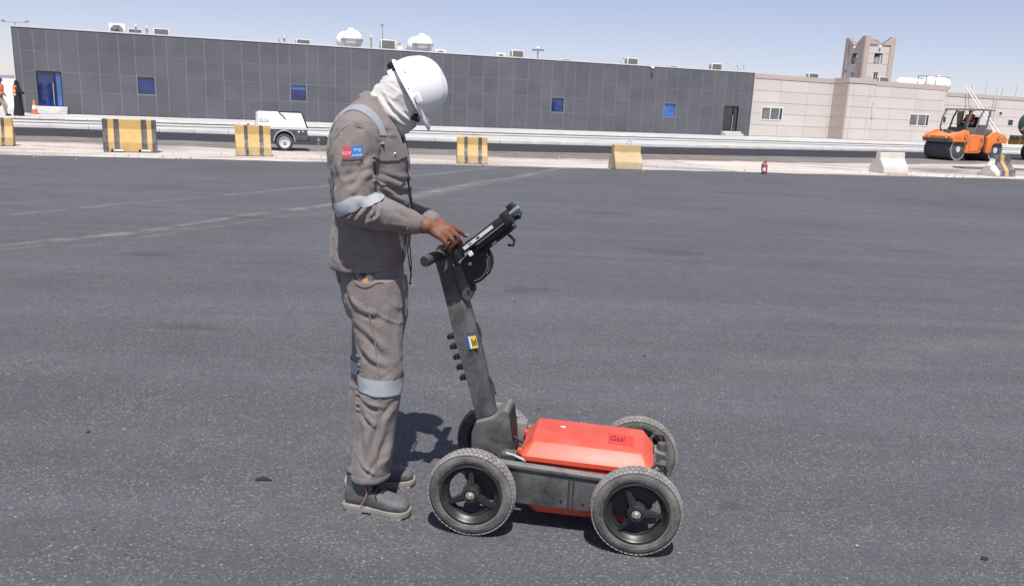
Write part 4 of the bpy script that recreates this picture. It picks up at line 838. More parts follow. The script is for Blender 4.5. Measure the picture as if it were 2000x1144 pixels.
def make_wheel():
    w = empty('wheel', (0, 0, 0)); hw = .031
    t = MB(); prof = [(.115, -hw*.75), (.121, -hw*.98), (.133, -hw*1.08), (.146, -hw*1.0), (.155, -hw*.82), (.1598, -hw*.45), (.161, 0), (.1598, hw*.45), (.155, hw*.82), (.146, hw*1.0), (.133, hw*1.08), (.121, hw*.98), (.115, hw*.75)]
    t.lathe(prof, 'y', 72); t.lathe([(.134, -hw*1.085), (.1352, -hw*1.12), (.1364, -hw*1.08)], 'y', 72)
    for a0, a1 in ((.6, 1.15), (2.2, 2.9), (3.9, 4.35), (5.2, 5.7)):       # raised panels moulded on the sidewall
        n = 8
        for r0, r1 in ((.1215, .1230), (.1290, .1305)): t.add([((r0 if k % 2 == 0 else r1)*math.cos(a0+(a1-a0)*(k//2)/n), -hw*1.11, (r0 if k % 2 == 0 else r1)*math.sin(a0+(a1-a0)*(k//2)/n)) for k in range(2*n+2)], [(2*i, 2*i+1, 2*i+3, 2*i+2) for i in range(n)])
        for q in np.arange(a0+.07, a1-.05, .075): t.box((-.002, -hw*1.115, .1240), (.0016, -hw*1.06, .1282), Matrix.Rotation(-(q-math.pi/2), 4, 'Y'))
    t.build('tyre', M_ctyre, w, ang=55)
    b = MB(); N = 54
    for k in range(N):
        for row, off in ((-.0235, 0), (-.0085, .5), (.0085, 0), (.0235, .5)):
            a = 2*math.pi*(k+off)/N; r0 = .1555 if abs(row) > .02 else .1595; M = Matrix.Rotation(a, 4, 'Y') @ Matrix.Translation((0, row, r0))
            tl = .25*row/.0235; sh = Matrix.Shear('XY', 4, (.35*(1 if row > 0 else -1), 0)); b.add([(-.0072,-.0066,0),(.0072,-.0066,0),(.0072,.0066,0),(-.0072,.0066,0),(-.0066,-.006,.0042),(.0066,-.006,.0042),(.0066,.006,.0042),(-.0066,.006,.0042)], [(4,5,6,7),(0,1,5,4),(1,2,6,5),(2,3,7,6),(3,0,4,7)], M @ Matrix.Rotation(-tl, 4, 'X') @ sh)
    tag(b.build('tread', M_tread, w, smooth=False), kind='stuff')
    r = MB(); r.lathe([(.117, -.026), (.115, -.030), (.109, -.031), (.104, -.026), (.098, -.012), (.091, -.008), (.088, -.010), (.086, -.006), (.086, .012), (.092, .014), (.105, .026), (.115, .029), (.117, .026)], 'y', 56); r.build('rim', M_rim, w, ang=40)
    for k in range(3):
        M = Matrix.Rotation(k*2*math.pi/3, 4, 'Y'); s = MB()
        s.add([(-.013,-.026,.026),(.013,-.026,.026),(.013,.004,.026),(-.013,.004,.026),(-.006,-.014,.093),(.006,-.014,.093),(.006,.004,.093),(-.006,.004,.093)], [(0,3,2,1),(4,5,6,7),(0,1,5,4),(1,2,6,5),(2,3,7,6),(3,0,4,7)], M); s.add([(-.0025,-.031,.028),(.0025,-.031,.028),(.0025,-.02,.028),(-.0025,-.02,.028),(-.002,-.018,.092),(.002,-.018,.092),(.002,-.012,.092),(-.002,-.012,.092)], [(0,3,2,1),(4,5,6,7),(0,1,5,4),(1,2,6,5),(2,3,7,6),(3,0,4,7)], M)
        s.build('spoke', M_rim, w, smooth=False)
    h = MB(); h.lathe([(.0, -.03), (.026, -.03), (.031, -.027), (.033, -.02), (.033, .015), (0, .015)], 'y', 28); h.lathe([(.02, -.031), (.021, -.036), (.026, -.036), (.027, -.030)], 'y', 28); h.build('hub', M_rim, w)
    n = MB(); n.lathe([(0, -.042), (.0075, -.042), (.009, -.040), (.009, -.034), (.016, -.0335), (.0165, -.031), (0, -.031)], 'y', 18); n.build('axle_nut', M_bolt, w)
    return w
def reparent(src, loc, ry, flip=False):
    """the wheel and its pieces as parts of the cart"""
    g = bpy.data.objects.new('wheel', tyre_me); COL.objects.link(g); g.parent = cart; g.location = loc; g.rotation_euler = (0, ry, math.pi if flip else 0)
    for ch in src.children:
        if ch.name.startswith('tyre'): continue
        c = ch.copy(); COL.objects.link(c); c.parent = g
    return g
w0 = make_wheel(); tyre_me = [c for c in w0.children if c.name.startswith('tyre')][0].data
for nm, loc, ry, fl in (('', (0, 0, WR), .0, False), ('', (WB_, 0, WR), -.42, False), ('', (0, TRK, WR), .7, True), ('', (WB_, TRK, WR), .3, True)): reparent(w0, loc, ry, fl)
for c in list(w0.children): bpy.data.objects.remove(c)
bpy.data.objects.remove(w0)
# axles
for x in (0, WB_): MB().cyl((x, .0, WR), (x, TRK, WR), .011, n=12).build('axle', M_bolt, cart)
# side rails: long mouldings with a rolled top edge, a vertical rib pair and screws
def rail(y, sgn):
    r = MB(); yo, yi = y, y+.028*sgn
    pts = [(-.03, .155), (-.035, .235), (-.01, .262), (.03, .270), (.56, .246), (.63, .238), (.66, .21), (.655, .15), (.58, .108), (.10, .112), (.03, .13)]
    r.prism(pts, min(yo, yi), max(yo, yi), bev=.006)
    o = r.build('side_rail', M_cart, cart)
    l = MB(); l.prism([(.05, .258), (.06, .272), (.50, .252), (.50, .238)], min(yo-.010*sgn, yi), max(yo-.010*sgn, yi), bev=.004); l.build('top_flange', M_cart, o)
    for x in (.352, .368): MB().box((x-.0035, min(yo-.005*sgn, yo), .118), (x+.0035, max(yo-.005*sgn, yo), .25)).build('rib', M_cart2, o, smooth=False)
    for x, z in ((.325, .140), (.405, .137)): MB().lathe([(0, -.003), (.004, -.003), (.0045, 0)], 'y', 10, (x, yo, z)).build('screw', M_dark, o)
rail(.052, 1); rail(TRK-.052, -1)
# cross members
MB().bbox((-.045, .075, .17), (.0, TRK-.075, .235), .01).build('rear_cross_member', M_cart, cart)
MB().bbox((.625, .07, .17), (.675, TRK-.07, .225), .012).build('front_cross_member', M_cart, cart)
MB().prism([(.655, .19), (.70, .20), (.715, .235), (.70, .262), (.655, .27)], .12, .20, bev=.008).build('front_bracket', M_cart, cart); MB().prism([(.655, .19), (.70, .20), (.715, .235), (.70, .262), (.655, .27)], TRK-.20, TRK-.12, bev=.008).build('front_bracket', M_cart, cart)
for y in (.155, TRK-.155): MB().lathe([(0, .03), (.014, .03), (.018, .024), (.018, .008), (.022, .0), (0, 0)], 'z', 18, (.685, y, .262)).build('clamp_knob', M_cart2, cart)
for y in (.10, TRK-.10):
    s = MB(); s.tube([(.635, y, .27), (.66, y+.01, .30), (.69, y+.015, .295), (.70, y+.02, .27)], .007, 8); s.build('latch_wire', M_cart2, cart)
# red shell: tub below, bevelled lid above
def rr(u0, u1, v0, v1, z, c=.03, n=5):
    out = []
    for (cx, cy, a0) in ((u1-c, v1-c, 0), (u0+c, v1-c, 90), (u0+c, v0+c, 180), (u1-c, v0+c, 270)):
        for i in range(n): a = R_(a0+90*i/(n-1)); out.append(V(cx+c*math.cos(a), cy+c*math.sin(a), z))
    return out
tub = MB().loft([rr(.205, .60, .115, .37, .055, .035), rr(.185, .615, .105, .38, .075, .04), rr(.168, .640, .102, .384, .25, .035), rr(.164, .644, .100, .386, .263, .035)]); tub.build('red_tub', M_shell, cart)
def hip(u0, u1, v0, v1, z, c, drop):
    r_ = rr(u0, u1, v0, v1, z, c)
    for p in r_: p.z -= drop*(p.x-.19)
    return r_
lid = MB().loft([hip(.160, .648, .098, .388, .262, .026, .015), hip(.156, .652, .094, .392, .267, .028, .015), hip(.156, .652, .094, .392, .284, .028, .015), hip(.160, .648, .098, .388, .288, .026, .015), hip(.164, .644, .102, .384, .291, .024, .015), hip(.196, .612, .131, .367, .331, .012, .02), hip(.200, .608, .135, .363, .333, .010, .02)])
lo_ = lid.build('red_lid', M_shell, cart, ang=24)
lg = lo_; zt = lambda u: .3335-.02*(u-.19)
tm = Matrix.Translation((.535, .235, zt(.535)+.0005)) @ Matrix.Rotation(.02, 4, 'Y')
MB().box((-.058, -.048, -.001), (.04, .05, .0009), tm).build('logo_recess', mat('red_plate', (.55, .05, .03), .35), lo_, smooth=False)
lettering('Gssi', .06, mat('maroon_print', (.10, .015, .02), .6), lo_, tm @ Matrix.Translation((-.022, .0, .0012)) @ Matrix.Diagonal((.55, 1.1, 1, 1)))
MB().box((.29, .292, zt(.3)-.0005), (.309, .300, zt(.3)+.0009)).build('paint_chip', M_white, lo_, smooth=False)
for y in (.15, .33): MB().bbox((.142, y-.012, .265), (.160, y+.012, .288), .005).build('hinge', M_shell, lo_)
MB().bbox((.648, .2, .235), (.664, .28, .268), .005).build('latch', M_cart2, lo_)
# battery and cables between bracket and shell
MB().bbox((.09, .085, .19), (.145, .145, .285), .008).build('connector_box', M_cart2, cart); MB().bbox((.10, .345, .2), (.15, .40, .31), .01).build('connector_box', mat('grey_plastic', (.16, .16, .165), .6, .1, 9, dust=.4), cart)
MB().tube([(.09, .14, .27), (.11, .10, .285), (.15, .09, .28), (.18, .10, .262)], .005, 8).build('cable', mat('pale_cable', (.4, .4, .38), .6), cart); MB().tube([(.05, .2, .33), (.1, .19, .325), (.135, .22, .29), (.16, .24, .27)], .006, 8).build('cable', M_cart2, cart)
# mast foot
ft = MB(); ft.prism([(-.040, .17), (-.045, .315), (-.030, .362), (.036, .385), (.082, .425), (.098, .415), (.128, .22), (.12, .18)], .175, .315, bev=.009); fo = ft.build('mast_foot', M_cart, cart)
MB().prism([(.090, .41), (.102, .36), (.105, .37), (.096, .416)], .19, .30).build('slot_edge', M_cart2, fo, smooth=False)
for y in (.205, .245, .285): MB().prism([(.0995, .40), (.114, .30), (.119, .30), (.1035, .405)], y-.016, y+.016).build('vent_opening', M_dark, fo, smooth=False)
MB().lathe([(0, -.006), (.004, -.006), (.005, 0)], 'y', 10, (.055, .175, .24)).build('screw', M_dark, fo)
# mast: box section, wide and deep below, leaning back
def mring(u0, u1, z0, z1, hw, c=.28):
    ym = .245; out = []
    for (a, b) in ((0, -1), (c, -1.0), (1-c, -1.0), (1, -.45), (1, .45), (1-c, 1.0), (c, 1.0), (0, 1), (-.02, .5), (-.02, -.5)):
        out.append(V(u0+(u1-u0)*a, ym+hw*b, z0+(z1-z0)*a))
    return out
ms = MB().loft([mring(-.032, .040, .365, .392, .040), mring(-.060, .012, .470, .492, .039), mring(-.098, -.018, .592, .614, .0385), mring(-.130, -.045, .690, .712, .038), mring(-.160, -.084, .808, .828, .037), mring(-.192, -.120, .918, .938, .034), mring(-.215, -.145, .985, 1.003, .031)])
mast = ms.build('mast', M_cart, cart, ang=30)
for (u, z, L) in ((-.062, .745, .07), (-.002, .53, .08)):
    b = MB(); d = V(.26, 0, -.966); p = V(u, .245, z); b.tube([p+V(.004, 0, 0), p+V(.013, 0, -.008), p+d*L*.5+V(.016, 0, 0), p+d*L+V(.013, 0, .008), p+d*L+V(.002, 0, 0)], .005, 8); b.build('cable_guide', M_cart2, mast)
for (px_u, z) in ((-.138, .682), (-.126, .643), (-.112, .603), (-.098, .563), (-.084, .522)):
    c = MB(); c.bbox((-.022, -.016, -.009), (.012, .016, .009), .003, Matrix.Translation((px_u, .235, z)) @ Matrix.Rotation(R_(-14), 4, 'Y')); c.build('cable_clip', M_dark, mast)
# warning sticker on the near face
sm = Matrix.Translation((-.056, .2045, .672)) @ Matrix.Rotation(R_(-14), 4, 'Y')
M_blues, M_yels = mat('sticker_blue', (.03, .12, .5), .5), mat('sticker_yellow', (.75, .52, .06), .5)
MB().box((-.019, -.002, -.026), (.019, .0005, .026), sm).build('sticker', M_blues, mast, smooth=False); MB().box((-.006, -.0032, -.024), (.0185, -.002, .024), sm).build('sticker_field', M_yels, mast, smooth=False)
MB().box((-.011, -.0031, -.024), (-.006, -.002, .024), sm).build('sticker_edge', M_white, mast, smooth=False)
st_ = MB()
for i in range(4): st_.box((-.002+i*.005, -.0042, -.014+.002*(i % 2)), (.001+i*.005, -.0032, .014-.004*(i % 3)), sm)
tag(st_.build('sticker_print', M_ink, mast, smooth=False), kind='stuff')
# cross grip
g = MB(); g.tube([(-.205, .045, 1.000), (-.203, .05, 1.0005), (-.198, .12, 1.001), (-.185, .2, 1.000), (-.180, .245, 1.000)], [.019, .0205, .0200, .0195, .026], 22); g.build('grip', M_cart2, cart)
g = MB(); g.tube([(-.205, .445, 1.000), (-.203, .44, 1.0005), (-.2, .37, 1.001), (-.192, .29, 1.003), (-.19, .245, 1.004)], [.019, .0205, .0200, .0195, .026], 22); g.build('grip', M_cart2, cart)
MB().tube([(-.19, .19, 1.012), (-.175, .19, 1.03), (-.15, .2, 1.032), (-.135, .21, 1.012)], .007, 8).build('brake_lever', M_cart2, cart)
MB().bbox((-.172, .2, .995), (-.138, .29, 1.030), .010).build('thumb_switch', M_cart2, cart)
# tablet mount: face plate on the mast, quadrant bracket, tablet in a rugged frame
mp_ = MB(); mp_.prism([(-.148, .955), (-.108, .968), (-.066, .85), (-.078, .825), (-.104, .845)], .205, .285, bev=.005); mo = mp_.build('mount_plate', M_cart, cart)
MB().tube([(-.085, .245, .872), (-.058, .245, .878)], [.012, .014], 14).build('mount_knob', M_cart2, mo)
PV = V(-.076, 0, .972)
for y in (.212, .272):
    q = MB(); arc = [(PV.x+.078*math.cos(a), PV.z+.078*math.sin(a)) for a in np.linspace(R_(38), R_(-105), 18)]
    q.prism(arc+[(-.118, .895), (-.125, .945), (PV.x-.03, PV.z+.012), (PV.x-.01, PV.z+.035), (PV.x+.02, PV.z+.055)], y, y+.006); qo = q.build('quadrant', M_dark, cart, smooth=False)
    s = MB(); s.tube([(PV.x+.066*math.cos(a), y-.001, PV.z+.066*math.sin(a)) for a in np.linspace(R_(20), R_(-75), 16)], .0022, 6); s.build('slot', M_bolt, qo)
    for a in np.linspace(R_(30), R_(-25), 8): MB().lathe([(0, -.0012), (.0022, -.0012), (.0026, 0)], 'y', 8, (PV.x+.0735*math.cos(a), y, PV.z+.0735*math.sin(a))).build('index_hole', M_white, qo)
    MB().lathe([(0, -.007), (.004, -.007), (.0075, -.005), (.0075, 0)], 'y', 14, (PV.x, y, PV.z)).build('pivot_bolt', M_bolt, qo)
MB().bbox((-.135, .215, .90), (-.085, .275, .96), .006).build('clamp_block', M_dark, cart)
TA = R_(40.6); TM = Matrix.Translation((-.104, 0, 1.020)) @ Matrix.Rotation(-TA, 4, 'Y')      # along local x the tablet climbs away from the worker
tab = MB().bbox((.0, .125, -.012), (.205, .385, .014), .006, TM).build('tablet_frame', M_dark, cart)
MB().box((.03, .1225, -.004), (.165, .1255, .0085), TM).build('label_strip', mat('pale_label', (.5, .51, .52), .5, .05), tab, smooth=False)
lp = MB()
for x in (.055, .062, .09): lp.box((x, .1216, -.001), (x+.004+.01*(x > .08), .1226, .006), TM)
tag(lp.build('label_print', M_ink, tab, smooth=False), kind='stuff')
MB().box((.022, .135, .0142), (.185, .375, .0150), TM).build('screen', mat('tablet_screen', (.01, .011, .013), .12, .05), tab, smooth=False)
MB().bbox((.02, .15, -.035), (.21, .36, -.016), .005, TM).build('dock', M_dark, cart)
MB().bbox((.06, .2, -.055), (.2, .3, -.035), .005, TM).build('dock_rail', M_dark, cart)
for x, y in ((-.004, .13), (-.004, .36)): MB().bbox((x-.016, y-.012, -.022), (x+.014, y+.03, .020), .005, TM).build('corner_clamp', M_dark, cart)
MB().bbox((.202, .13, -.03), (.232, .38, .020), .006, TM).build('top_clamp', M_dark, cart)
MB().bbox((.228, .2, .012), (.252, .25, .03), .004, TM).build('antenna_base', M_dark, cart); MB().bbox((.225, .165, -.006), (.272, .195, .006), .003, TM).build('usb_stick', mat('blue_grey_plastic', (.2, .23, .32), .5), cart)
MB().tube([TM @ V(.235, .22, -.02), TM @ V(.25, .22, -.03)], .012, 12).build('clamp_screw', M_dark, cart); MB().tube([TM @ V(.21, .15, -.03), TM @ V(.222, .15, -.045)], .010, 12).build('clamp_screw', M_dark, cart)
MB().tube([TM @ V(.18, .18, -.055), TM @ V(.185, .18, -.085), TM @ V(.17, .18, -.098), TM @ V(.155, .18, -.085)], .005, 8).build('cable_loop', M_dark, cart)
MB().bbox((.03, .122, -.036), (.048, .128, -.018), .002, TM).build('white_tab', M_coping, cart); MB().bbox((.105, .196, -.052), (.125, .2, -.044), .001, TM).build('white_tab', M_coping, cart)
# ================================================================== the worker
def at(px, py, Y):
    """the point at distance Y straight ahead that the photograph shows at (px, py)"""
    d = (px-1000)*_R-(py-572)*_U+1545*_f; return V(0, 0, CAM_H)+d*(Y/d.y)
YM = 2.905
man = empty('person', (-.52, YM, 0), 0, 'worker in grey coverall and white hard hat working a tablet on the cart', 'person'); MOFF = -man.location
def mpart(name, me, m, parent=None, ang=180):
    o = link(name, me, m, parent or man, ang=ang)
    if parent is None: o.location = MOFF
    return o
def mb_part(name, mb, m, parent=None, ang=40): return mpart(name, mb.mesh(name), m, parent, ang)
def fabric(name, col, scale=1., dust=.12):
    m, t, b = start(name); tc = nd(t, 'ShaderNodeTexCoord').outputs['Object']
    c = mixc(t, ramp(t, noise(t, tc, 7, 5, .6), [(.3, 0), (.7, 1)]), tuple(x*.88 for x in col), tuple(x*1.1 for x in col))
    c = mixc(t, ramp(t, noise(t, tc, 240, 3, .7), [(.35, .22), (.65, 0)]), c, tuple(x*.6 for x in col))
    c = mixc(t, mth(t, 'MULTIPLY', ramp(t, noise(t, tc, 3.2, 6, .7, .5), [(.5, 0), (.8, 1)]), dust), c, (.36, .33, .30))
    t.links.new(c, b.inputs['Base Color']); b.inputs['Roughness'].default_value = .92; b.inputs['Specular IOR Level'].default_value = .2; b.inputs['Sheen Weight'].default_value = .12
    b1 = nd(t, 'ShaderNodeBump', Strength=.35, Distance=.0012); t.links.new(noise(t, tc, 420, 2, .6), b1.inputs['Height'])
    b2 = nd(t, 'ShaderNodeBump', Strength=.6, Distance=.007); mp = nd(t, 'ShaderNodeMapping'); mp.inputs['Scale'].default_value = (1, 1, .6); t.links.new(tc, mp.inputs[0]); t.links.new(noise(t, mp.outputs[0], 30*scale, 6, .62, .9), b2.inputs['Height']); t.links.new(b1.outputs[0], b2.inputs['Normal'])
    t.links.new(b2.outputs[0], b.inputs['Normal']); return m
M_cloth = fabric('grey_brown_twill', (.186, .163, .156)); M_cloth2 = fabric('grey_brown_trouser', (.200, .175, .168)); M_mask = fabric('white_cotton', (.56, .55, .53), .9, .25)
M_tape = mat('silver_tape', (.34, .365, .39), .34, .05, 14, .12, 60, spec=.7, dust=.12, dustcol=(.4, .4, .39), dscale=20)
M_tapeg = mat('shaded_tape', (.25, .265, .285), .45, .08, 14, .12, 60, spec=.5)  # same silver tape, duller light at the shoulder's angle put into the colour
M_hat = mat('hard_hat_plastic', (.74, .74, .745), .28, .02, 6, dust=.06, dustcol=(.5, .48, .45), dscale=14, coat=.3)
M_hand = mat('brown_hand_skin', (.20, .082, .048), .45, .18, 28, .5, 120, spec=.5)
M_boot = mat('boot_leather', (.055, .056, .062), .6, .2, 18, .3, 110, dust=.38, dustcol=(.23, .225, .22), dscale=11, updust=.22); M_sole = mat('boot_sole', (.19, .18, .165), .85, .15, 20, .3, 90, dust=.4, dustcol=(.32, .3, .28)); M_tan = mat('orange_trim', (.30, .13, .08), .7, .15, 20, dust=.3)
XA, YA, ZA = V(1, 0, 0), V(0, 1, 0), V(0, 0, 1)
def hrings(rows, Yc, shrink=1., n=40, e=2.3):
    out = []
    for r in rows:
        y, b0, f0, hw = r[:4]; yc = r[4] if len(r) > 4 else Yc
        p, q = at(b0, y, yc), at(f0, y, yc); c = (p+q)/2; h = (q-p)/2; out.append(ring(c, h*shrink, V(0, hw*shrink, 0), n, e))
    return out
def limb(mb, pts, n=18, sq=1.0):
    """tapered limb through (point, radius)"""
    P = [p for p, r in pts]; dense, rad = [], []
    for i in range(len(pts)-1):
        p0, p1, p2, p3 = P[max(0, i-1)], P[i], P[i+1], P[min(len(P)-1, i+2)]
        for k in range(5):
            t = k/5; dense.append(.5*((2*p1)+(p2-p0)*t+(2*p0-5*p1+4*p2-p3)*t*t+(3*p1-p0-3*p2+p3)*t**3)); rad.append(pts[i][1]*(1-t)+pts[i+1][1]*t)
    dense.append(P[-1]); rad.append(pts[-1][1]); mb.tube(dense, rad, n); mb.ball(P[0], pts[0][1], 16); mb.ball(P[-1], pts[-1][1]*.98, 16); return mb
TORSO = [(513, 651, 785, .188), (495, 649, 789, .187), (470, 650, 792, .182), (430, 655, 800, .178), (400, 655, 802, .178), (370, 651, 800, .183), (340, 648, 798, .19), (312, 646, 797, .197), (287, 645, 792, .202), (264, 649, 786, .204), (243, 657, 778, .196), (226, 664, 768, .172), (212, 678, 760, .135), (200, 694, 752, .102), (190, 710, 748, .085)]
SH_R, EL_R, WR_R = at(688, 276, 2.725), at(694, 402, 2.665), at(814, 438, 2.735)
SH_L, EL_L, WR_L = at(700, 272, 3.09), at(735, 400, 3.15), at(852, 436, 3.03)
PELV = [(470, 662, 784, .165), (505, 660, 786, .168), (540, 668, 787, .17), (575, 674, 788, .17), (605, 682, 786, .15)]
LEGR = [(540, 671, 782, .09), (575, 678, 784, .092), (610, 688, 785, .091), (650, 694, 786, .089), (690, 700, 786, .086), (725, 704, 786, .084), (752, 704, 784, .083), (775, 700, 780, .08), (805, 697, 776, .079), (850, 695, 770, .078), (890, 690, 766, .079), (914, 689, 761, .08), (927, 689, 760, .081)]
LEGL = [(540, 684, 795, .09), (580, 690, 797, .092), (620, 691, 795, .09), (660, 689, 788, .086), (700, 690, 774, .08), (740, 687, 764, .078), (780, 684, 758, .077), (820, 683, 752, .075), (860, 682, 748, .074), (896, 682, 746, .075)]
YR, YL = 2.815, 3.005
# ---- body under the clothes: one continuous skin with head, arms, hands, legs
HC = at(803, 177, YM); HF = V(.5, 0, -.866); HU = V(.866, 0, .5)         # helmet rim centre, face direction, crown direction
B = MB(); B.loft(hrings(TORSO[2:13], YM, .82)); B.loft(hrings(PELV, YM, .84)); B.loft(hrings(LEGR[:10], YR, .72)); B.loft(hrings(LEGL[:9], YL, .72))
B.tube([at(738, 246, YM), at(760, 222, YM), HC-HU*.09-HF*.02], [.068, .06, .062], 18)
B.loft([ring(HC+HU*h+HF*o, HF*a, YA*b, 24) for h, a, b, o in ((-.115, .045, .045, .03), (-.09, .066, .056, .015), (-.05, .08, .066, .0), (0, .084, .07, 0), (.05, .078, .066, 0), (.085, .05, .046, 0))])
B.ball(HC-HU*.035+HF*.085, .014, 10); B.ball(HC-HU*.02+YA*.066, (.02, .012, .03), 10); B.ball(HC-HU*.02-YA*.066, (.02, .012, .03), 10)
limb(B, [(SH_R, .062), (SH_R.lerp(EL_R, .5), .056), (EL_R, .046), (EL_R.lerp(WR_R, .5), .042), (WR_R, .030), (at(832, 441, 2.745), .028)])
limb(B, [(SH_L, .062), (SH_L.lerp(EL_L, .5), .056), (EL_L, .046), (EL_L.lerp(WR_L, .5), .042), (WR_L, .028), (at(862, 444, 2.985), .026)])
def finger(pts): limb(B, pts, 12)
HY = .0
K = [at(880, 443, 2.800), at(877, 449, 2.778), at(869, 457, 2.758), at(858, 462, 2.742)]; wr = at(834, 441, 2.748)
for k, r in zip(K, (.0145, .0145, .0135, .012)): limb(B, [(wr+(k-wr)*.0, .023), (wr+(k-wr)*.5, .0175), (k, r)], 14)
B.ball(at(858, 449, 2.765), (.026, .024, .018), 14)
finger([(K[0], .0125), (at(895, 450, 2.815), .0098), (at(904, 456.5, 2.825), .0088), (at(911, 461.5, 2.831), .0072)])
finger([(K[1], .0125), (at(893, 461, 2.788), .0104), (at(891, 473, 2.795), .0093), (at(880, 476, 2.797), .008)])
finger([(K[2], .0118), (at(884, 469, 2.766), .0098), (at(882, 481, 2.775), .009), (at(872, 482, 2.78), .0078)])
finger([(K[3], .0105), (at(870, 474, 2.748), .0088), (at(869, 483, 2.757), .0082), (at(860, 482, 2.764), .007)])
finger([(at(842, 448, 2.775), .016), (at(862, 462, 2.808), .0135), (at(880, 466, 2.822), .011), (at(893, 466, 2.83), .0085)])
# left hand behind, fingers hooked over the lower edge of the tablet
KL = [at(886, 458, 2.865), at(887, 462, 2.888), at(884, 467, 2.91), at(878, 472, 2.93)]; wl_ = at(862, 444, 2.985)
for k, r in zip(KL, (.0145, .0145, .0135, .012)): limb(B, [(wl_, .022), (wl_+(k-wl_)*.5, .0175), (k, r)], 14)
finger([(KL[0], .0120), (at(897, 470, 2.852), .0105), (at(902, 486, 2.848), .0098), (at(898, 499, 2.846), .0088), (at(891, 509, 2.846), .0074)])
finger([(KL[1], .0115), (at(897, 476, 2.876), .010), (at(898, 490, 2.872), .0092), (at(889, 500, 2.872), .0080)])
finger([(KL[2], .011), (at(893, 480, 2.90), .0095), (at(891, 492, 2.897), .0088), (at(882, 499, 2.897), .0078)])
finger([(KL[3], .010), (at(887, 484, 2.922), .0088), (at(884, 493, 2.918), .008), (at(877, 497, 2.916), .007)])
finger([(at(868, 452, 2.95), .015), (at(876, 466, 2.885), .0125), (at(880, 480, 2.86), .0105), (at(880, 492, 2.852), .0085)])
for ax_, bx__, ay_ in ((-.552, at(733, 840, YR).x, 2.808), (-.588, at(718, 830, YL).x, 3.006)):
    B.loft([ring(V(ax_+(bx__-ax_)*min(1, (z-.06)/.26), ay_, z), V(a, 0, 0), V(0, a*.9, 0), 16) for z, a in ((.40, .042), (.32, .041), (.20, .037), (.12, .032), (.06, .032))])
body = mpart('body', voxel(B, .0042, 4, 'body'), M_hand)
nl = MB()
def nail(tip, back, up): 
    x = (tip-back).normalized(); u = (up-x*up.dot(x)).normalized(); w = x.cross(u); M = Matrix((( x.x, w.x, u.x, tip.x), (x.y, w.y, u.y, tip.y), (x.z, w.z, u.z, tip.z), (0, 0, 0, 1))); return M
MB().ball((.0, 0, .0045), (.0075, .0055, .0035), 10, nail(at(911, 461.5, 2.831), at(904, 456.5, 2.825), ZA)).build('fingernail', mat('nail', (.5, .36, .3), .3), body)

# ---- cloth: folds carved as authored creases plus drifting wrinkles
def get_co(me):
    a = np.empty(len(me.vertices)*3, np.float32); me.vertices.foreach_get('co', a); return a.reshape(-1, 3)
def get_no(me):
    a = np.empty(len(me.vertices)*3, np.float32); me.vertices.foreach_get('normal', a); return a.reshape(-1, 3)
def put_co(me, c): me.vertices.foreach_set('co', c.astype(np.float32).ravel()); me.update()
def vnoise(p, seed=0):
    """cheap value noise on points"""
    i = np.floor(p).astype(np.int64); f = p-i; f = f*f*(3-2*f)
    def h(a): 
        n = (a[:, 0]*374761393+a[:, 1]*668265263+a[:, 2]*2147483647+seed*974634777) & 0xffffffff; n = ((n ^ (n >> 13))*1274126177) & 0xffffffff; return ((n ^ (n >> 16)) & 0xffff)/65535.
    r = 0
    for dx in (0, 1):
        for dy in (0, 1):
            for dz in (0, 1):
                w = (f[:, 0] if dx else 1-f[:, 0])*(f[:, 1] if dy else 1-f[:, 1])*(f[:, 2] if dz else 1-f[:, 2]); r = r+w*h(i+np.array([dx, dy, dz]))
    return r*2-1
def crease(co, no, P0, P1, w, d, near=None, bend=0.):
    """a fold seen from the side between two points: a ridge beside a valley, fading at both ends"""
    a = np.array([P0.x, P0.z]); b = np.array([P1.x, P1.z]); ab = b-a; L = np.linalg.norm(ab); u = ab/L; n = np.array([-u[1], u[0]])
    w = w*1.3; d = d*1.1; q = co[:, [0, 2]]-a; t = q@u/L; s = (q@n-(bend+.04*math.sin(a[0]*90))*L*(1-(2*t-1)**2)-.004*np.sin(t*7+a[1]*30))/w
    w *= 1; m = np.sin(np.pi*np.clip(t, 0, 1))**1.3*(1+.35*np.sin(t*9+a[0]*40)); wgt = np.ones(len(co)) if near is None else np.clip((near-co[:, 1])/.05+.5, 0, 1)
    facing = np.clip(-no[:, 1]*1.6+.25, 0, 1) if near is not None else 1
    return d*m*wgt*facing*(np.exp(-((s-.75)/.75)**2)-1.05*np.exp(-((s+.55)/.6)**2))
def folds(me, lst, Y, near, wr=()):
    for _ in range(1):
        co, no = get_co(me), get_no(me); disp = np.zeros(len(co))
        for c in lst:
            x0, y0, x1, y1, w, d = c[:6]; disp += crease(co, no, at(x0, y0, Y), at(x1, y1, Y), w, d, near, c[6] if len(c) > 6 else 0)
        for (sx, sy, sz, amp, rot, seed, mask) in wr:
            c_, s_ = math.cos(rot), math.sin(rot); p = np.stack([co[:, 0]*c_-co[:, 2]*s_, co[:, 1], co[:, 0]*s_+co[:, 2]*c_], 1)
            p = p+.02*np.stack([vnoise(co*9, seed+5), vnoise(co*9, seed+6), vnoise(co*9, seed+7)], 1); v = vnoise(p*np.array([sx, sy, sz]), seed); v = 1-2*np.abs(v)**.8
            disp += amp*v*(mask(co) if mask else 1)
        put_co(me, co+no*disp[:, None])
def tube_ring(pts): pass
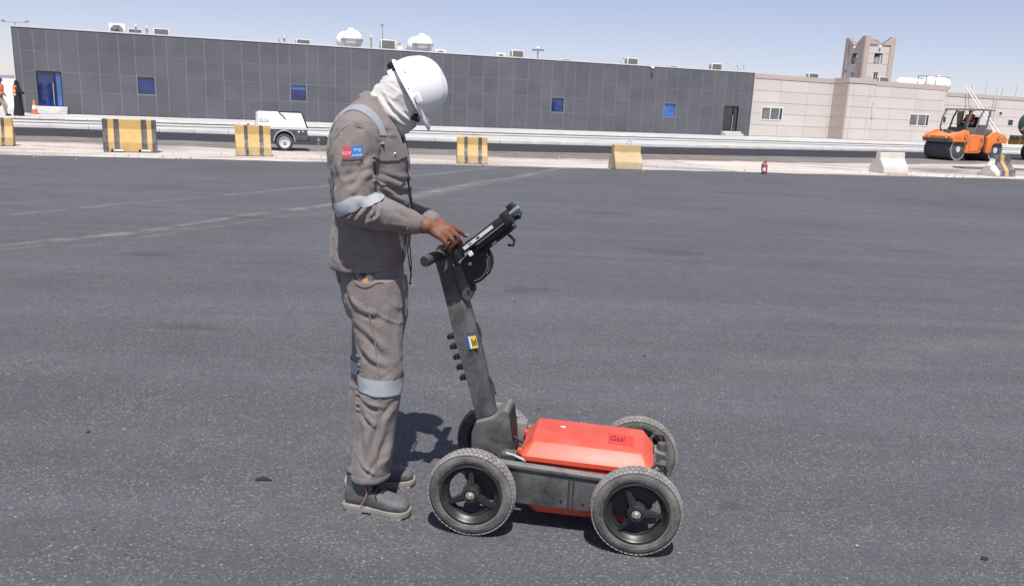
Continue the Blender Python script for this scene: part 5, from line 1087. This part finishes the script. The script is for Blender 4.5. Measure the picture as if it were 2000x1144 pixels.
# trousers
T = MB(); T.loft(hrings(PELV, YM)); T.loft(hrings(LEGR, YR)); T.loft(hrings(LEGL, YL))
tm_ = voxel(T, .0045, 5, 'trousers')
TF = [(684, 598, 752, 614, .013, .0045), (688, 622, 762, 696, .014, .0055, .05), (694, 650, 735, 722, .012, .0035), (772, 555, 778, 715, .016, .003), (755, 570, 742, 690, .016, .0025), (676, 560, 702, 606, .010, .005), (704, 690, 768, 722, .013, .003), (697, 774, 760, 802, .010, .005), (697, 790, 742, 840, .010, .0045), (779, 776, 738, 822, .010, .004), (748, 800, 718, 918, .013, .0065), (769, 815, 740, 928, .014, .006), (701, 800, 716, 905, .012, .0045), (693, 890, 742, 930, .008, .004), (757, 885, 716, 932, .009, .004), (728, 800, 726, 880, .010, .003)]
TF += [(674, 702+13*i, 708, 697+13*i+5*(i % 2), .005, .0045) for i in range(9)]
def near_z(z, r): return lambda co: np.exp(-((co[:, 2]-z)/r)**2)
def zfade(z0, z1): return lambda co: np.clip((co[:, 2]-z0)/(z1-z0), 0, 1)
folds(tm_, TF, 2.76, 3.2, [(9, 9, 4, .0025, .2, 3, None), (16, 16, 7, .0014, -.3, 9, None), (24, 24, 16, .0010, .6, 13, None), (9, 9, 45, .0030, -.5, 17, near_z(.50, .07)), (9, 9, 45, .0030, .55, 27, near_z(.80, .05)), (5, 5, 30, .0030, .25, 21, lambda co: np.clip((co[:, 1]-2.93)/.03, 0, 1)*np.clip((.62-co[:, 2])/.1, 0, 1)), (8, 8, 22, .0022, .5, 33, lambda co: np.clip((.22-co[:, 2])/.15, 0, 1))])
trousers = mpart('trousers', tm_, M_cloth2)
# jacket
J = MB(); J.loft(hrings(TORSO, YM)); limb(J, [(SH_R+V(.015, .02, .012), .083), (SH_R.lerp(EL_R, .3), .074), (SH_R.lerp(EL_R, .65), .067), (EL_R, .061), (EL_R.lerp(WR_R, .35), .057), (EL_R.lerp(WR_R, .7), .046), (WR_R-(WR_R-EL_R)*.06, .037)], 24)
limb(J, [(SH_L+V(.015, -.02, .012), .083), (SH_L.lerp(EL_L, .3), .079), (SH_L.lerp(EL_L, .65), .072), (EL_L, .066), (EL_L.lerp(WR_L, .35), .06), (EL_L.lerp(WR_L, .7), .045), (WR_L-(WR_L-EL_L)*.1, .037)], 24)
jm = voxel(J, .0045, 5, 'jacket')
JF = [(738, 296, 678, 350, .012, .006, .04), (734, 322, 690, 366, .011, .006), (712, 290, 700, 345, .012, .003), (664, 300, 672, 370, .012, .004), (668, 250, 650, 310, .010, .005), (690, 252, 716, 240, .012, .004), (726, 383, 700, 432, .008, .0075), (738, 388, 716, 440, .008, .007), (750, 394, 733, 430, .007, .006), (704, 398, 676, 424, .008, .006), (716, 372, 690, 388, .007, .004), (745, 432, 805, 452, .010, .004), (764, 402, 806, 424, .008, .003), (735, 348, 798, 392, .011, .008), (732, 362, 790, 414, .011, .007), (742, 338, 796, 366, .009, .005), (650, 392, 668, 450, .012, .007), (655, 430, 722, 478, .016, .008), (652, 462, 742, 520, .016, .007), (660, 500, 740, 505, .012, .004), (654, 486, 690, 524, .012, .005), (760, 470, 785, 525, .012, .006), (740, 460, 756, 520, .012, .005), (646, 262, 642, 350, .011, .006), (655, 255, 648, 330, .009, .004), (672, 225, 652, 268, .008, .003), (745, 250, 765, 275, .008, .004)]
def near_pt(p, r): return lambda co: np.exp(-((co-np.array(p))**2).sum(1)/r**2)
folds(jm, JF, 2.72, 3.1, [(7, 7, 5, .003, .5, 2, None), (15, 15, 9, .0016, -.5, 7, None), (10, 10, 55, .0040, 1.05, 12, near_pt(EL_R.lerp(WR_R, .28)+V(0, -.04, .03), .075)), (10, 10, 48, .0028, .35, 15, near_pt(at(735, 365, 2.74), .09)), (9, 9, 40, .0026, -.5, 18, near_pt(at(660, 300, 2.72), .08)), (8, 8, 34, .0026, .7, 19, near_pt(at(690, 470, 2.74), .13)), (26, 26, 18, .0011, .9, 23, None), (10, 10, 50, .003, 1.0, 25, near_pt(EL_L.lerp(WR_L, .3), .09))])
jacket = mpart('jacket', jm, M_cloth)
def slab(src, planes, off, name, m, parent, thick=True, crop=None):
    """a piece cut cleanly out of a garment's surface and laid on it"""
    bm = bmesh.new(); bm.from_mesh(src); bm.normal_update()
    for co, no in planes: bmesh.ops.bisect_plane(bm, geom=bm.verts[:]+bm.edges[:]+bm.faces[:], plane_co=co, plane_no=no, clear_outer=True)
    if crop:
        bm.normal_update(); bad = [f for f in bm.faces if not crop(f.calc_center_median(), f.normal)]; bmesh.ops.delete(bm, geom=bad, context='FACES')
    bm.normal_update()
    for v in bm.verts: v.co += v.normal*off
    if thick:
        r = bmesh.ops.extrude_face_region(bm, geom=bm.faces[:]); vs = [e for e in r['geom'] if isinstance(e, bmesh.types.BMVert)]
        for v in vs: v.co -= v.normal*(off+.002)
        bmesh.ops.recalc_face_normals(bm, faces=bm.faces)
    me = bpy.data.meshes.new(name); bm.to_mesh(me); bm.free()
    return mpart(name, me, m, parent, 50) if parent is None else link(name, me, m, parent, ang=50)
def side_planes(quad, Y):
    """planes bounding a quadrilateral seen from the side (extruded through depth); quad runs clockwise in the picture"""
    P = [at(x, y, Y) for x, y in quad]; out = []; c = sum(P, V(0, 0, 0))/len(P)
    for a, b in zip(P, P[1:]+P[:1]):
        n = V(b.z-a.z, 0, -(b.x-a.x)).normalized()
        if n.dot(c-a) > 0: n = -n
        out.append((a, n))
    return out
nearf = lambda Y: (lambda c, n: c.y < Y and n.y < .25)
# trouser bands
slab(tm_, side_planes([(655, 527), (672, 527), (674, 545), (660, 548)], 2.86), .006, 'back_flap', M_cloth2, trousers, crop=nearf(2.9))
slab(tm_, [(at(700, 917, YR), V(0, 0, 1)), (at(700, 950, YR), V(0, 0, -1))], .003, 'hem', M_cloth2, trousers, crop=lambda c, n: c.y < 2.915)
# sleeve and shoulder bands, patch, pockets, cuff, hem, placket
ax = (SH_R-EL_R).normalized(); e0 = EL_R+ax*.010
def strip_on(src, path, w, off, name, m, parent, Y0=2.3, Y1=YM):
    """tape laid over the garment along a path given on the side view, found by dropping onto the surface"""
    from mathutils.bvhtree import BVHTree
    bm = bmesh.new(); bm.from_mesh(src); tree = BVHTree.FromBMesh(bm); bm.free(); L, Rr = [], []
    pts = []
    for i in range(len(path)-1):
        for k in range(6): pts.append(Vector(path[i]).lerp(Vector(path[i+1]), k/6))
    pts.append(Vector(path[-1])); loc = []
    for p in pts:
        hit = tree.find_nearest(p); loc.append((hit[0], hit[1]))
    rows = []
    for i, (p, n) in enumerate(loc):
        t = (loc[min(i+1, len(loc)-1)][0]-loc[max(i-1, 0)][0]).normalized(); sd = t.cross(n).normalized(); row = []
        for k in (-1, -.5, 0, .5, 1):
            h = tree.find_nearest(p+sd*w*k); row.append(h[0]+h[1]*off)
        rows.append(row)
    for _ in range(6):
        rows = [[(rows[max(0, i-1)][k]+rows[i][k]*2+rows[min(len(rows)-1, i+1)][k])/4 if 0 < i < len(rows)-1 else rows[i][k] for k in range(5)] for i in range(len(rows))]
    mb = MB(); mb.add([v for r in rows for v in r], [(i*5+k, i*5+k+1, i*5+k+6, i*5+k+5) for i in range(len(rows)-1) for k in range(4)])
    me = mb.mesh(name); return link(name, me, m, parent, ang=60)
strip_on(jm, [at(652, 258, 2.80), at(668, 234, 2.785), at(690, 219, 2.79), at(708, 222, 2.785), at(722, 238, 2.77), at(733, 258, 2.76), at(738, 268, 2.755)], .019, .003, 'reflective_band', M_tapeg, jacket)
slab(jm, side_planes([(668, 288), (706, 284), (708, 311), (670, 315)], 2.645), .0015, 'sleeve_patch', mat('patch_ground', (.03, .12, .34), .8, .1, 60), jacket, crop=nearf(2.72))
slab(jm, side_planes([(669, 289), (686, 287), (687, 309), (670.5, 311)], 2.645), .0024, 'patch_red', mat('patch_red', (.40, .035, .035), .8, .1, 60), jacket, crop=nearf(2.72))
slab(jm, side_planes([(669.5, 309.5), (706.5, 306), (707, 311.5), (670, 314.5)], 2.645), .0027, 'patch_base', mat('patch_dark', (.06, .055, .06), .8), jacket, crop=nearf(2.72))
def letters_on(src, body, size, px, py, Y, slope, m, parent, off=.0035, sx=1.):
    from mathutils.bvhtree import BVHTree
    bm = bmesh.new(); bm.from_mesh(src); tree = BVHTree.FromBMesh(bm); bm.free(); me = text_mesh(body, size, 0); c = at(px, py, Y)
    for v in me.vertices:
        x, z = v.co.x*sx, v.co.y; p = c+V(x, 0, z+slope*x); h = tree.ray_cast(V(p.x, 2.2, p.z), V(0, 1, 0), 2)
        v.co = (h[0]+h[1]*off) if h[0] else p
    return link('lettering', me, m, parent, smooth=False)
M_wht = mat('white_thread', (.42, .36, .40), .8); M_lblue = mat('pale_thread', (.35, .5, .75), .8)
letters_on(jm, 'ksv', .022, 678, 299, 2.645, .08, M_wht, jacket, .0035); letters_on(jm, 'eng', .017, 697, 292, 2.645, .08, M_lblue, jacket, .003); letters_on(jm, 'nooe', .015, 697, 303, 2.645, .08, M_lblue, jacket, .003)
letters_on(jm, 'KSA Land Surveyors', .0165, 689, 318.5, 2.645, .07, mat('black_thread', (.015, .015, .016), .9), jacket, .004, .5)
pk = slab(jm, side_planes([(733, 296), (779, 300), (780, 362), (770, 368), (742, 362), (733, 352)], 2.72), .006, 'chest_pocket', M_cloth, jacket, crop=nearf(2.86))
pf = slab(jm, side_planes([(731, 281), (779, 284), (781, 308), (768, 316), (740, 314), (731, 306)], 2.72), .011, 'pocket_flap', M_cloth, jacket, crop=nearf(2.86))
from mathutils.bvhtree import BVHTree
def surf(src, px, py, Y):
    bm = bmesh.new(); bm.from_mesh(src); tree = BVHTree.FromBMesh(bm); bm.free(); p = at(px, py, Y); h = tree.ray_cast(V(p.x, 2.2, p.z), V(0, 1, 0), 2); return h[0], h[1]
p_, n_ = surf(jm, 762, 303, 2.72); MB().ball(p_+n_*.013, (.006, .003, .006), 12).build('button', M_bolt, jacket)
slab(jm, [(WR_R-(WR_R-EL_R)*.19, (EL_R-WR_R).normalized())], .0035, 'cuff', M_cloth, jacket, crop=lambda c, n: c.y < 2.86 and c.x > -.45 and (c-WR_R).length < .06)
slab(jm, [(WR_L-(WR_L-EL_L)*.19, (EL_L-WR_L).normalized())], .0035, 'cuff', M_cloth, jacket, crop=lambda c, n: c.y > 2.95 and (c-WR_L).length < .075)
slab(jm, [(at(700, 503, YM), V(0, 0, 1))], .0022, 'hem', M_cloth, jacket, crop=lambda c, n: True)
slab(jm, [(V(0, YM-.028, 0), V(0, -1, 0)), (V(0, YM+.02, 0), V(0, 1, 0)), (at(770, 268, YM), V(0, 0, 1))], .004, 'placket', M_cloth, jacket, crop=lambda c, n: n.x > .2)
def band_round(src, c, rad, nrm, w, off, parent, a0=0, a1=2*math.pi):
    nrm = nrm.normalized(); u = nrm.orthogonal().normalized() if abs(nrm.y) > .9 else nrm.cross(YA).normalized(); v = nrm.cross(u); return strip_on(src, [c+rad*(math.cos(q)*u+math.sin(q)*v) for q in np.linspace(a0, a1, 17)], w, off, 'reflective_band', M_tape, parent)
band_round(tm_, (at(702, 746, YR)+at(786, 751, YR))/2+V(0, 0, .012), .098, V(.06, .0, 1), .031, .0055, trousers)
band_round(tm_, (at(684, 708, YL)+at(772, 712, YL))/2, .094, V(.05, 0, 1), .026, .0055, trousers)
band_round(jm, at(694, 397, 2.672), .082, V(-.36, 0, .93), .0225, .006, jacket)
# shoulder seam stitches and side seam as raised welts
strip_on(jm, [at(658, 300, 2.68), at(656, 272, 2.68), at(668, 252, 2.68), at(690, 244, 2.69), at(716, 252, 2.69), at(730, 272, 2.68), at(735, 296, 2.68)], .004, .0022, 'armhole_seam', M_cloth, jacket)
# collar folded over the neck cloth, open at the throat
def carc(px, py, half, b, tilt, q0, n=30):
    c = at(px, py, YM); d = V(math.cos(tilt), 0, -math.sin(tilt)); return [c+d*half*math.cos(q)+YA*b*math.sin(q) for q in np.linspace(q0, 2*math.pi-q0, n)]
T_ = R_(53); CR = [carc(746, 234, .080, .076, T_, .5), carc(754, 223, .086, .083, T_, .45), carc(753, 219.5, .090, .087, T_, .42), carc(750, 220, .094, .092, T_, .36), carc(744, 226, .100, .101, T_, .30), carc(738, 233, .105, .111, T_, .26), carc(739, 235, .102, .108, T_, .28), carc(746, 229, .094, .095, T_, .36)]
cl = MB(); m_, n_c = len(CR), len(CR[0])
for r_i, rw in enumerate(CR):
    for k, p in enumerate(rw): p += V(0, 0, 1)*.003*math.sin(p.x*60+p.y*25+r_i*.3)
cl.add([p for r in CR for p in r], [(i*n_c+k, i*n_c+k+1, ((i+1) % m_)*n_c+k+1, ((i+1) % m_)*n_c+k) for i in range(m_) for k in range(n_c-1)]+[tuple(i*n_c for i in range(m_)), tuple(i*n_c+n_c-1 for i in range(m_))[::-1]])
cl.build('collar', M_cloth, jacket, ang=60)
# neck and face cloth
FC = MB(); 
def fr_(px, py, half, b, tilt): return ring(at(px, py, YM), V(math.cos(tilt), 0, -math.sin(tilt))*half, YA*b, 36, 2.2)
FC.loft([fr_(738, 246, .086, .076, R_(50)), fr_(748, 232, .087, .077, R_(52)), fr_(762, 219, .096, .080, R_(54)), fr_(773, 207, .101, .081, R_(57)), fr_(783, 197, .100, .082, R_(59)), fr_(793, 187, .094, .081, R_(60)), fr_(806, 177, .085, .077, R_(60))])
FC.ball(at(795, 243, YM), (.022, .034, .026), 14)
fm = voxel(FC, .004, 5, 'face_cloth')
folds(fm, [(728, 200, 792, 262, .007, .006, .05), (736, 186, 768, 250, .007, .005, .04), (745, 176, 775, 240, .006, .004), (752, 215, 790, 255, .006, .006), (758, 200, 800, 248, .006, .004), (770, 225, 785, 268, .006, .005), (735, 205, 762, 250, .005, .005), (786, 205, 800, 235, .008, .004), (748, 232, 782, 270, .005, .005)], 2.82, 3.2, [(12, 12, 30, .0042, .75, 4, None), (22, 22, 60, .0022, .6, 14, None)])
mpart('face_cloth', fm, M_mask)
HM = Matrix(((HF.x, 0, HU.x, HC.x), (HF.y, 1, HU.y, HC.y), (HF.z, 0, HU.z, HC.z), (0, 0, 0, 1)))
g2 = MB()
for sd in (-1, 1): g2.ball((0, 0, 0), (.011, .024, .016), 16, HM @ Matrix.Translation((.083, sd*.046, -.030)) @ Matrix.Rotation(-sd*.55, 4, 'Z'))
g2.tube([HC+HF*.098-HU*.032-YA*.04, HC+HF*.104-HU*.03, HC+HF*.098-HU*.032+YA*.04], .006, 8); mb_part('sunglasses', g2, M_dark)
# ---- hard hat
HS = .87
def hp(f, s, u): return HC+(HF*f+YA*s+HU*u)*HS
hat = MB(); NS = 56; rings_ = []
for i in range(15):
    ph = (math.pi/2)*i/14; cu, su = math.cos(ph), math.sin(ph); rr_ = []
    for k in range(NS):
        q = 2*math.pi*k/NS; cx, sx = math.cos(q), math.sin(q); pw = cu**.82
        f = .128*pw*cx*(1+.03*(cx > 0)); s = .108*pw*sx; u = .010+.132*su**1.0
        u += .007*math.exp(-(s/.013)**2)*su*(1 if f > -.11 else 0)+.003*math.exp(-((abs(s)-.04)/.008)**2)*su
        rr_.append(hp(f, s, u))
    rings_.append(rr_)
brim = []
for d, u in ((.0, .010), (.008, .006), (.013, .0), (.014, -.004), (.010, -.006), (.0, .0), (-.004, .004)):
    rr_ = []
    for k in range(NS):
        q = 2*math.pi*k/NS; cx, sx = math.cos(q), math.sin(q); pk_ = max(0, cx)**3*.030*(1 if d > .004 else d/.004*.3 if d > 0 else 0)
        rr_.append(hp((.128+d)*cx*(1+.03*(cx > 0))+pk_, (.108+d)*sx, u-.010*max(0, cx)**3*(d > .004)-.004*max(0, -cx)**3))
    brim.append(rr_)
hat.loft(brim[::-1]+rings_[1:], cap=False); hme = hat.mesh('hard_hat'); hatp = mpart('hard_hat', hme, M_hat, None, 50)
def hbox(f0, f1, s0, s1, u0, u1): 
    M = Matrix(((HF.x, 0, HU.x, HC.x), (HF.y, 1, HU.y, HC.y), (HF.z, 0, HU.z, HC.z), (0, 0, 0, 1))) @ Matrix.Scale(HS, 4); return MB().bbox((f0, s0, u0), (f1, s1, u1), .002, M)
for s in (-1, 1):
    hb = hbox(.030, .068, s*.1115-.006, s*.1115+.006, .010, .034); hb.build('accessory_slot', M_hat, hatp); hbox(.036, .062, s*.1178-.001, s*.1178+.001, .012, .028).build('slot_recess', M_coping, hatp)
    hbox(-.072, -.058, s*.0955-.002, s*.0955+.002, .022, .026).build('vent_slit', M_pipe, hatp); hbox(-.004, .002, s*.117-.002, s*.117+.002, .004, .010).build('rivet', M_pipe, hatp)
# suspension: nape strap and ratchet
sp_ = MB(); sp_.loft([[hp(-.112*math.cos(a)*1.0, .094*math.sin(a), u-.018*math.cos(a)) for a in np.linspace(-1.25, 1.25, 16)]+[hp(-.108*math.cos(a), .090*math.sin(a), u-.018*math.cos(a)) for a in np.linspace(1.25, -1.25, 16)] for u in (-.03, -.012, .006)]); sp_.build('nape_strap', M_wglass, hatp)
MB().lathe([(0, .018), (.015, .018), (.019, .014), (.019, .0), (0, 0)], 'z', 18, M=Matrix.Translation(hp(-.115, 0, -.018)) @ (-HF+HU*-.1).to_track_quat('Z', 'Y').to_matrix().to_4x4()).build('ratchet_knob', M_dark, hatp)
for s in (-1, 1): MB().tube([hp(-.10, s*.05, -.02), hp(-.112, s*.03, .002), hp(-.105, s*.045, .012)], .006, 8).build('strap_clip', M_dark, hatp)
# lining under the rim
MB().loft([[hp(.118*math.cos(q), .1*math.sin(q), .004) for q in np.linspace(0, 2*math.pi, 40)[:-1]], [hp(.112*math.cos(q), .095*math.sin(q), .05) for q in np.linspace(0, 2*math.pi, 40)[:-1]]], cap=False).build('lining', M_hat, hatp)
# ---- boots
def boot(heel, toe, name):
    d = (toe-heel); L = d.length; x = d.normalized(); w = V(-x.y, x.x, 0); M = Matrix(((x.x, w.x, 0, heel.x), (x.y, w.y, 0, heel.y), (0, 0, 1, 0), (0, 0, 0, 1)))
    up = MB(); st = [(.0, .030, .085, .0), (.04, .036, .115, .0), (.18, .038, .128, .0), (.34, .037, .122, 0), (.45, .040, .100, 0), (.58, .044, .083, 0), (.72, .048, .074, 0), (.86, .046, .068, 0), (.95, .036, .058, 0), (1., .020, .045, 0)]
    rgs = []
    for t, hw, h, o in st:
        c = V(t*L, 0, .022+(h-.022)/2); rgs.append(ring(c, V(0, hw, 0), V(0, 0, (h-.018)/2), 24, 2.6))
    up.loft(rgs); up.loft([ring(V(.235*L, 0, z), V(a, 0, 0), V(0, b, 0), 24) for z, a, b in ((.09, .062, .038), (.13, .060, .040), (.168, .060, .042))])
    me = voxel(up, .0038, 6, 'boot'); co, no = get_co(me), get_no(me); v = vnoise(co*38, 3)*.0012+.0018*vnoise(co*np.array([70, 15, 30]), 5)*np.clip(1-np.abs(co[:, 0]-.5*L)/.05, 0, 1); put_co(me, co+no*v[:, None]); me.transform(M)
    b = mpart('boot', me, M_boot)
    so = MB(); ol = [(-.013, .022), (-.010, .032), (.0, .039), (.05, .042), (.12, .039), (.18, .045), (.22, .051), (.25, .050), (.272, .043), (.287, .031), (.296, .014)]; ol = [(a*L/.287, h) for a, h in ol]
    poly = [(a, -h) for a, h in ol]+[(a, h) for a, h in ol[::-1]]; so.prism(poly, .007, .030, M, 'xy', .004)
    for i in range(13):
        a = -.006+i*.0235*L/.287
        if 4 <= i <= 5: continue
        if i == 12: continue
        hw = np.interp(a, [p[0] for p in ol], [p[1] for p in ol]); so.box((a, -hw, .0 if i != 12 else .004), (a+.0190, hw-.001, .0085), M)
    so.build('sole', M_sole, b)
    tr_ = MB(); tr_.tube([M @ V(*p) for p in ((.34*L, -.039, .125), (.40*L, -.043, .095), (.36*L, -.046, .06), (.3*L, -.046, .04))], .0028, 6); tr_.build('leather_seam', M_tan, b)
    ln = MB()
    for i in range(4): t = .42+.055*i; z = .112-.011*i; ln.tube([M @ V(t*L, -.03, z-.006), M @ V((t+.01)*L, 0, z+.008), M @ V((t+.02)*L, .03, z-.006)], .0028, 6)
    ln.tube([M @ V(.44*L, -.01, .118), M @ V(.5*L, -.035, .10), M @ V(.56*L, -.046, .075)], .002, 6); ln.build('lace', M_dark, b)
    tg = MB(); tg.add([M @ V(*p) for p in ((.33*L, -.026, .14), (.40*L, -.024, .128), (.47*L, -.03, .104), (.42*L, -.037, .10))], [(0, 1, 2, 3)]); tg.add([M @ V(*p) for p in ((.34*L, .0, .15), (.41*L, .0, .134), (.47*L, -.022, .108), (.38*L, -.022, .132))], [(0, 1, 2, 3)]); tg.build('tongue', M_boot, b)
    MB().tube([M @ V(.235*L+.060*math.cos(a), .042*math.sin(a), .166) for a in np.linspace(0, 2*math.pi, 24)[:-1]], .005, 8, closed=True).build('ankle_pad', M_tan if name == 'l' else M_boot, b)
boot(V(-.607, 2.822, 0), V(-.362, 2.762, 0), 'r'); boot(V(-.645, 3.0, 0), V(-.378, 3.035, 0), 'l')
# ---- cords hanging from the collar, phone in the pocket
cd = MB()
for off, pts in ((0, [(784, 268), (788, 300), (793, 345), (803, 385), (806, 410), (803, 440), (800, 480), (803, 510), (803, 530), (801, 552)]), (1, [(786, 268), (791, 305), (798, 350), (803, 390), (804, 430), (799, 455), (796, 490), (800, 520), (804, 540)])):
    P = [at(x, y, 2.86+.01*off) for x, y in pts]; limb_ = [p for p in P]; cd.tube([limb_[0].lerp(limb_[0], 0)]+limb_[1:], .0024, 6)
cd.ball(at(801, 553, 2.86), .005, 8); cd.build('neck_cord', M_dark, jacket)
ph_p, ph_n = surf(tm_, 710, 545, 2.72); ph = empty('mobile_phone', ph_p, 0, 'grey phone with orange corner sticking out of the trouser pocket', 'phone')
PM = Matrix.Translation((0, -.004, .008)) @ Matrix.Rotation(R_(-28), 4, 'Y')
MB().bbox((-.026, -.005, -.03), (.026, .005, .03), .003, PM).build('phone_body', mat('phone_grey', (.12, .125, .115), .4), ph); MB().box((-.012, -.0062, -.024), (.008, -.0048, -.008), PM).build('orange_corner', M_amber, ph, smooth=False); MB().box((-.006, -.0062, .002), (.014, -.0048, .016), PM).build('camera_window', M_dark, ph, smooth=False)
strip_on(tm_, [at(676, 532, 2.72), at(690, 548, 2.72), at(708, 560, 2.72), at(722, 558, 2.72), at(738, 546, 2.72), at(752, 535, 2.72)], .0045, .004, 'pocket_welt', M_cloth2, trousers)
strip_on(tm_, [at(702, 545, 2.72), at(718, 600, 2.715), at(730, 660, 2.715), at(738, 720, 2.715), at(742, 738, 2.715)], .0025, .002, 'side_seam', M_cloth2, trousers); strip_on(tm_, [at(742, 768, 2.73), at(740, 830, 2.73), at(735, 900, 2.735), at(732, 938, 2.735)], .0025, .002, 'side_seam', M_cloth2, trousers)
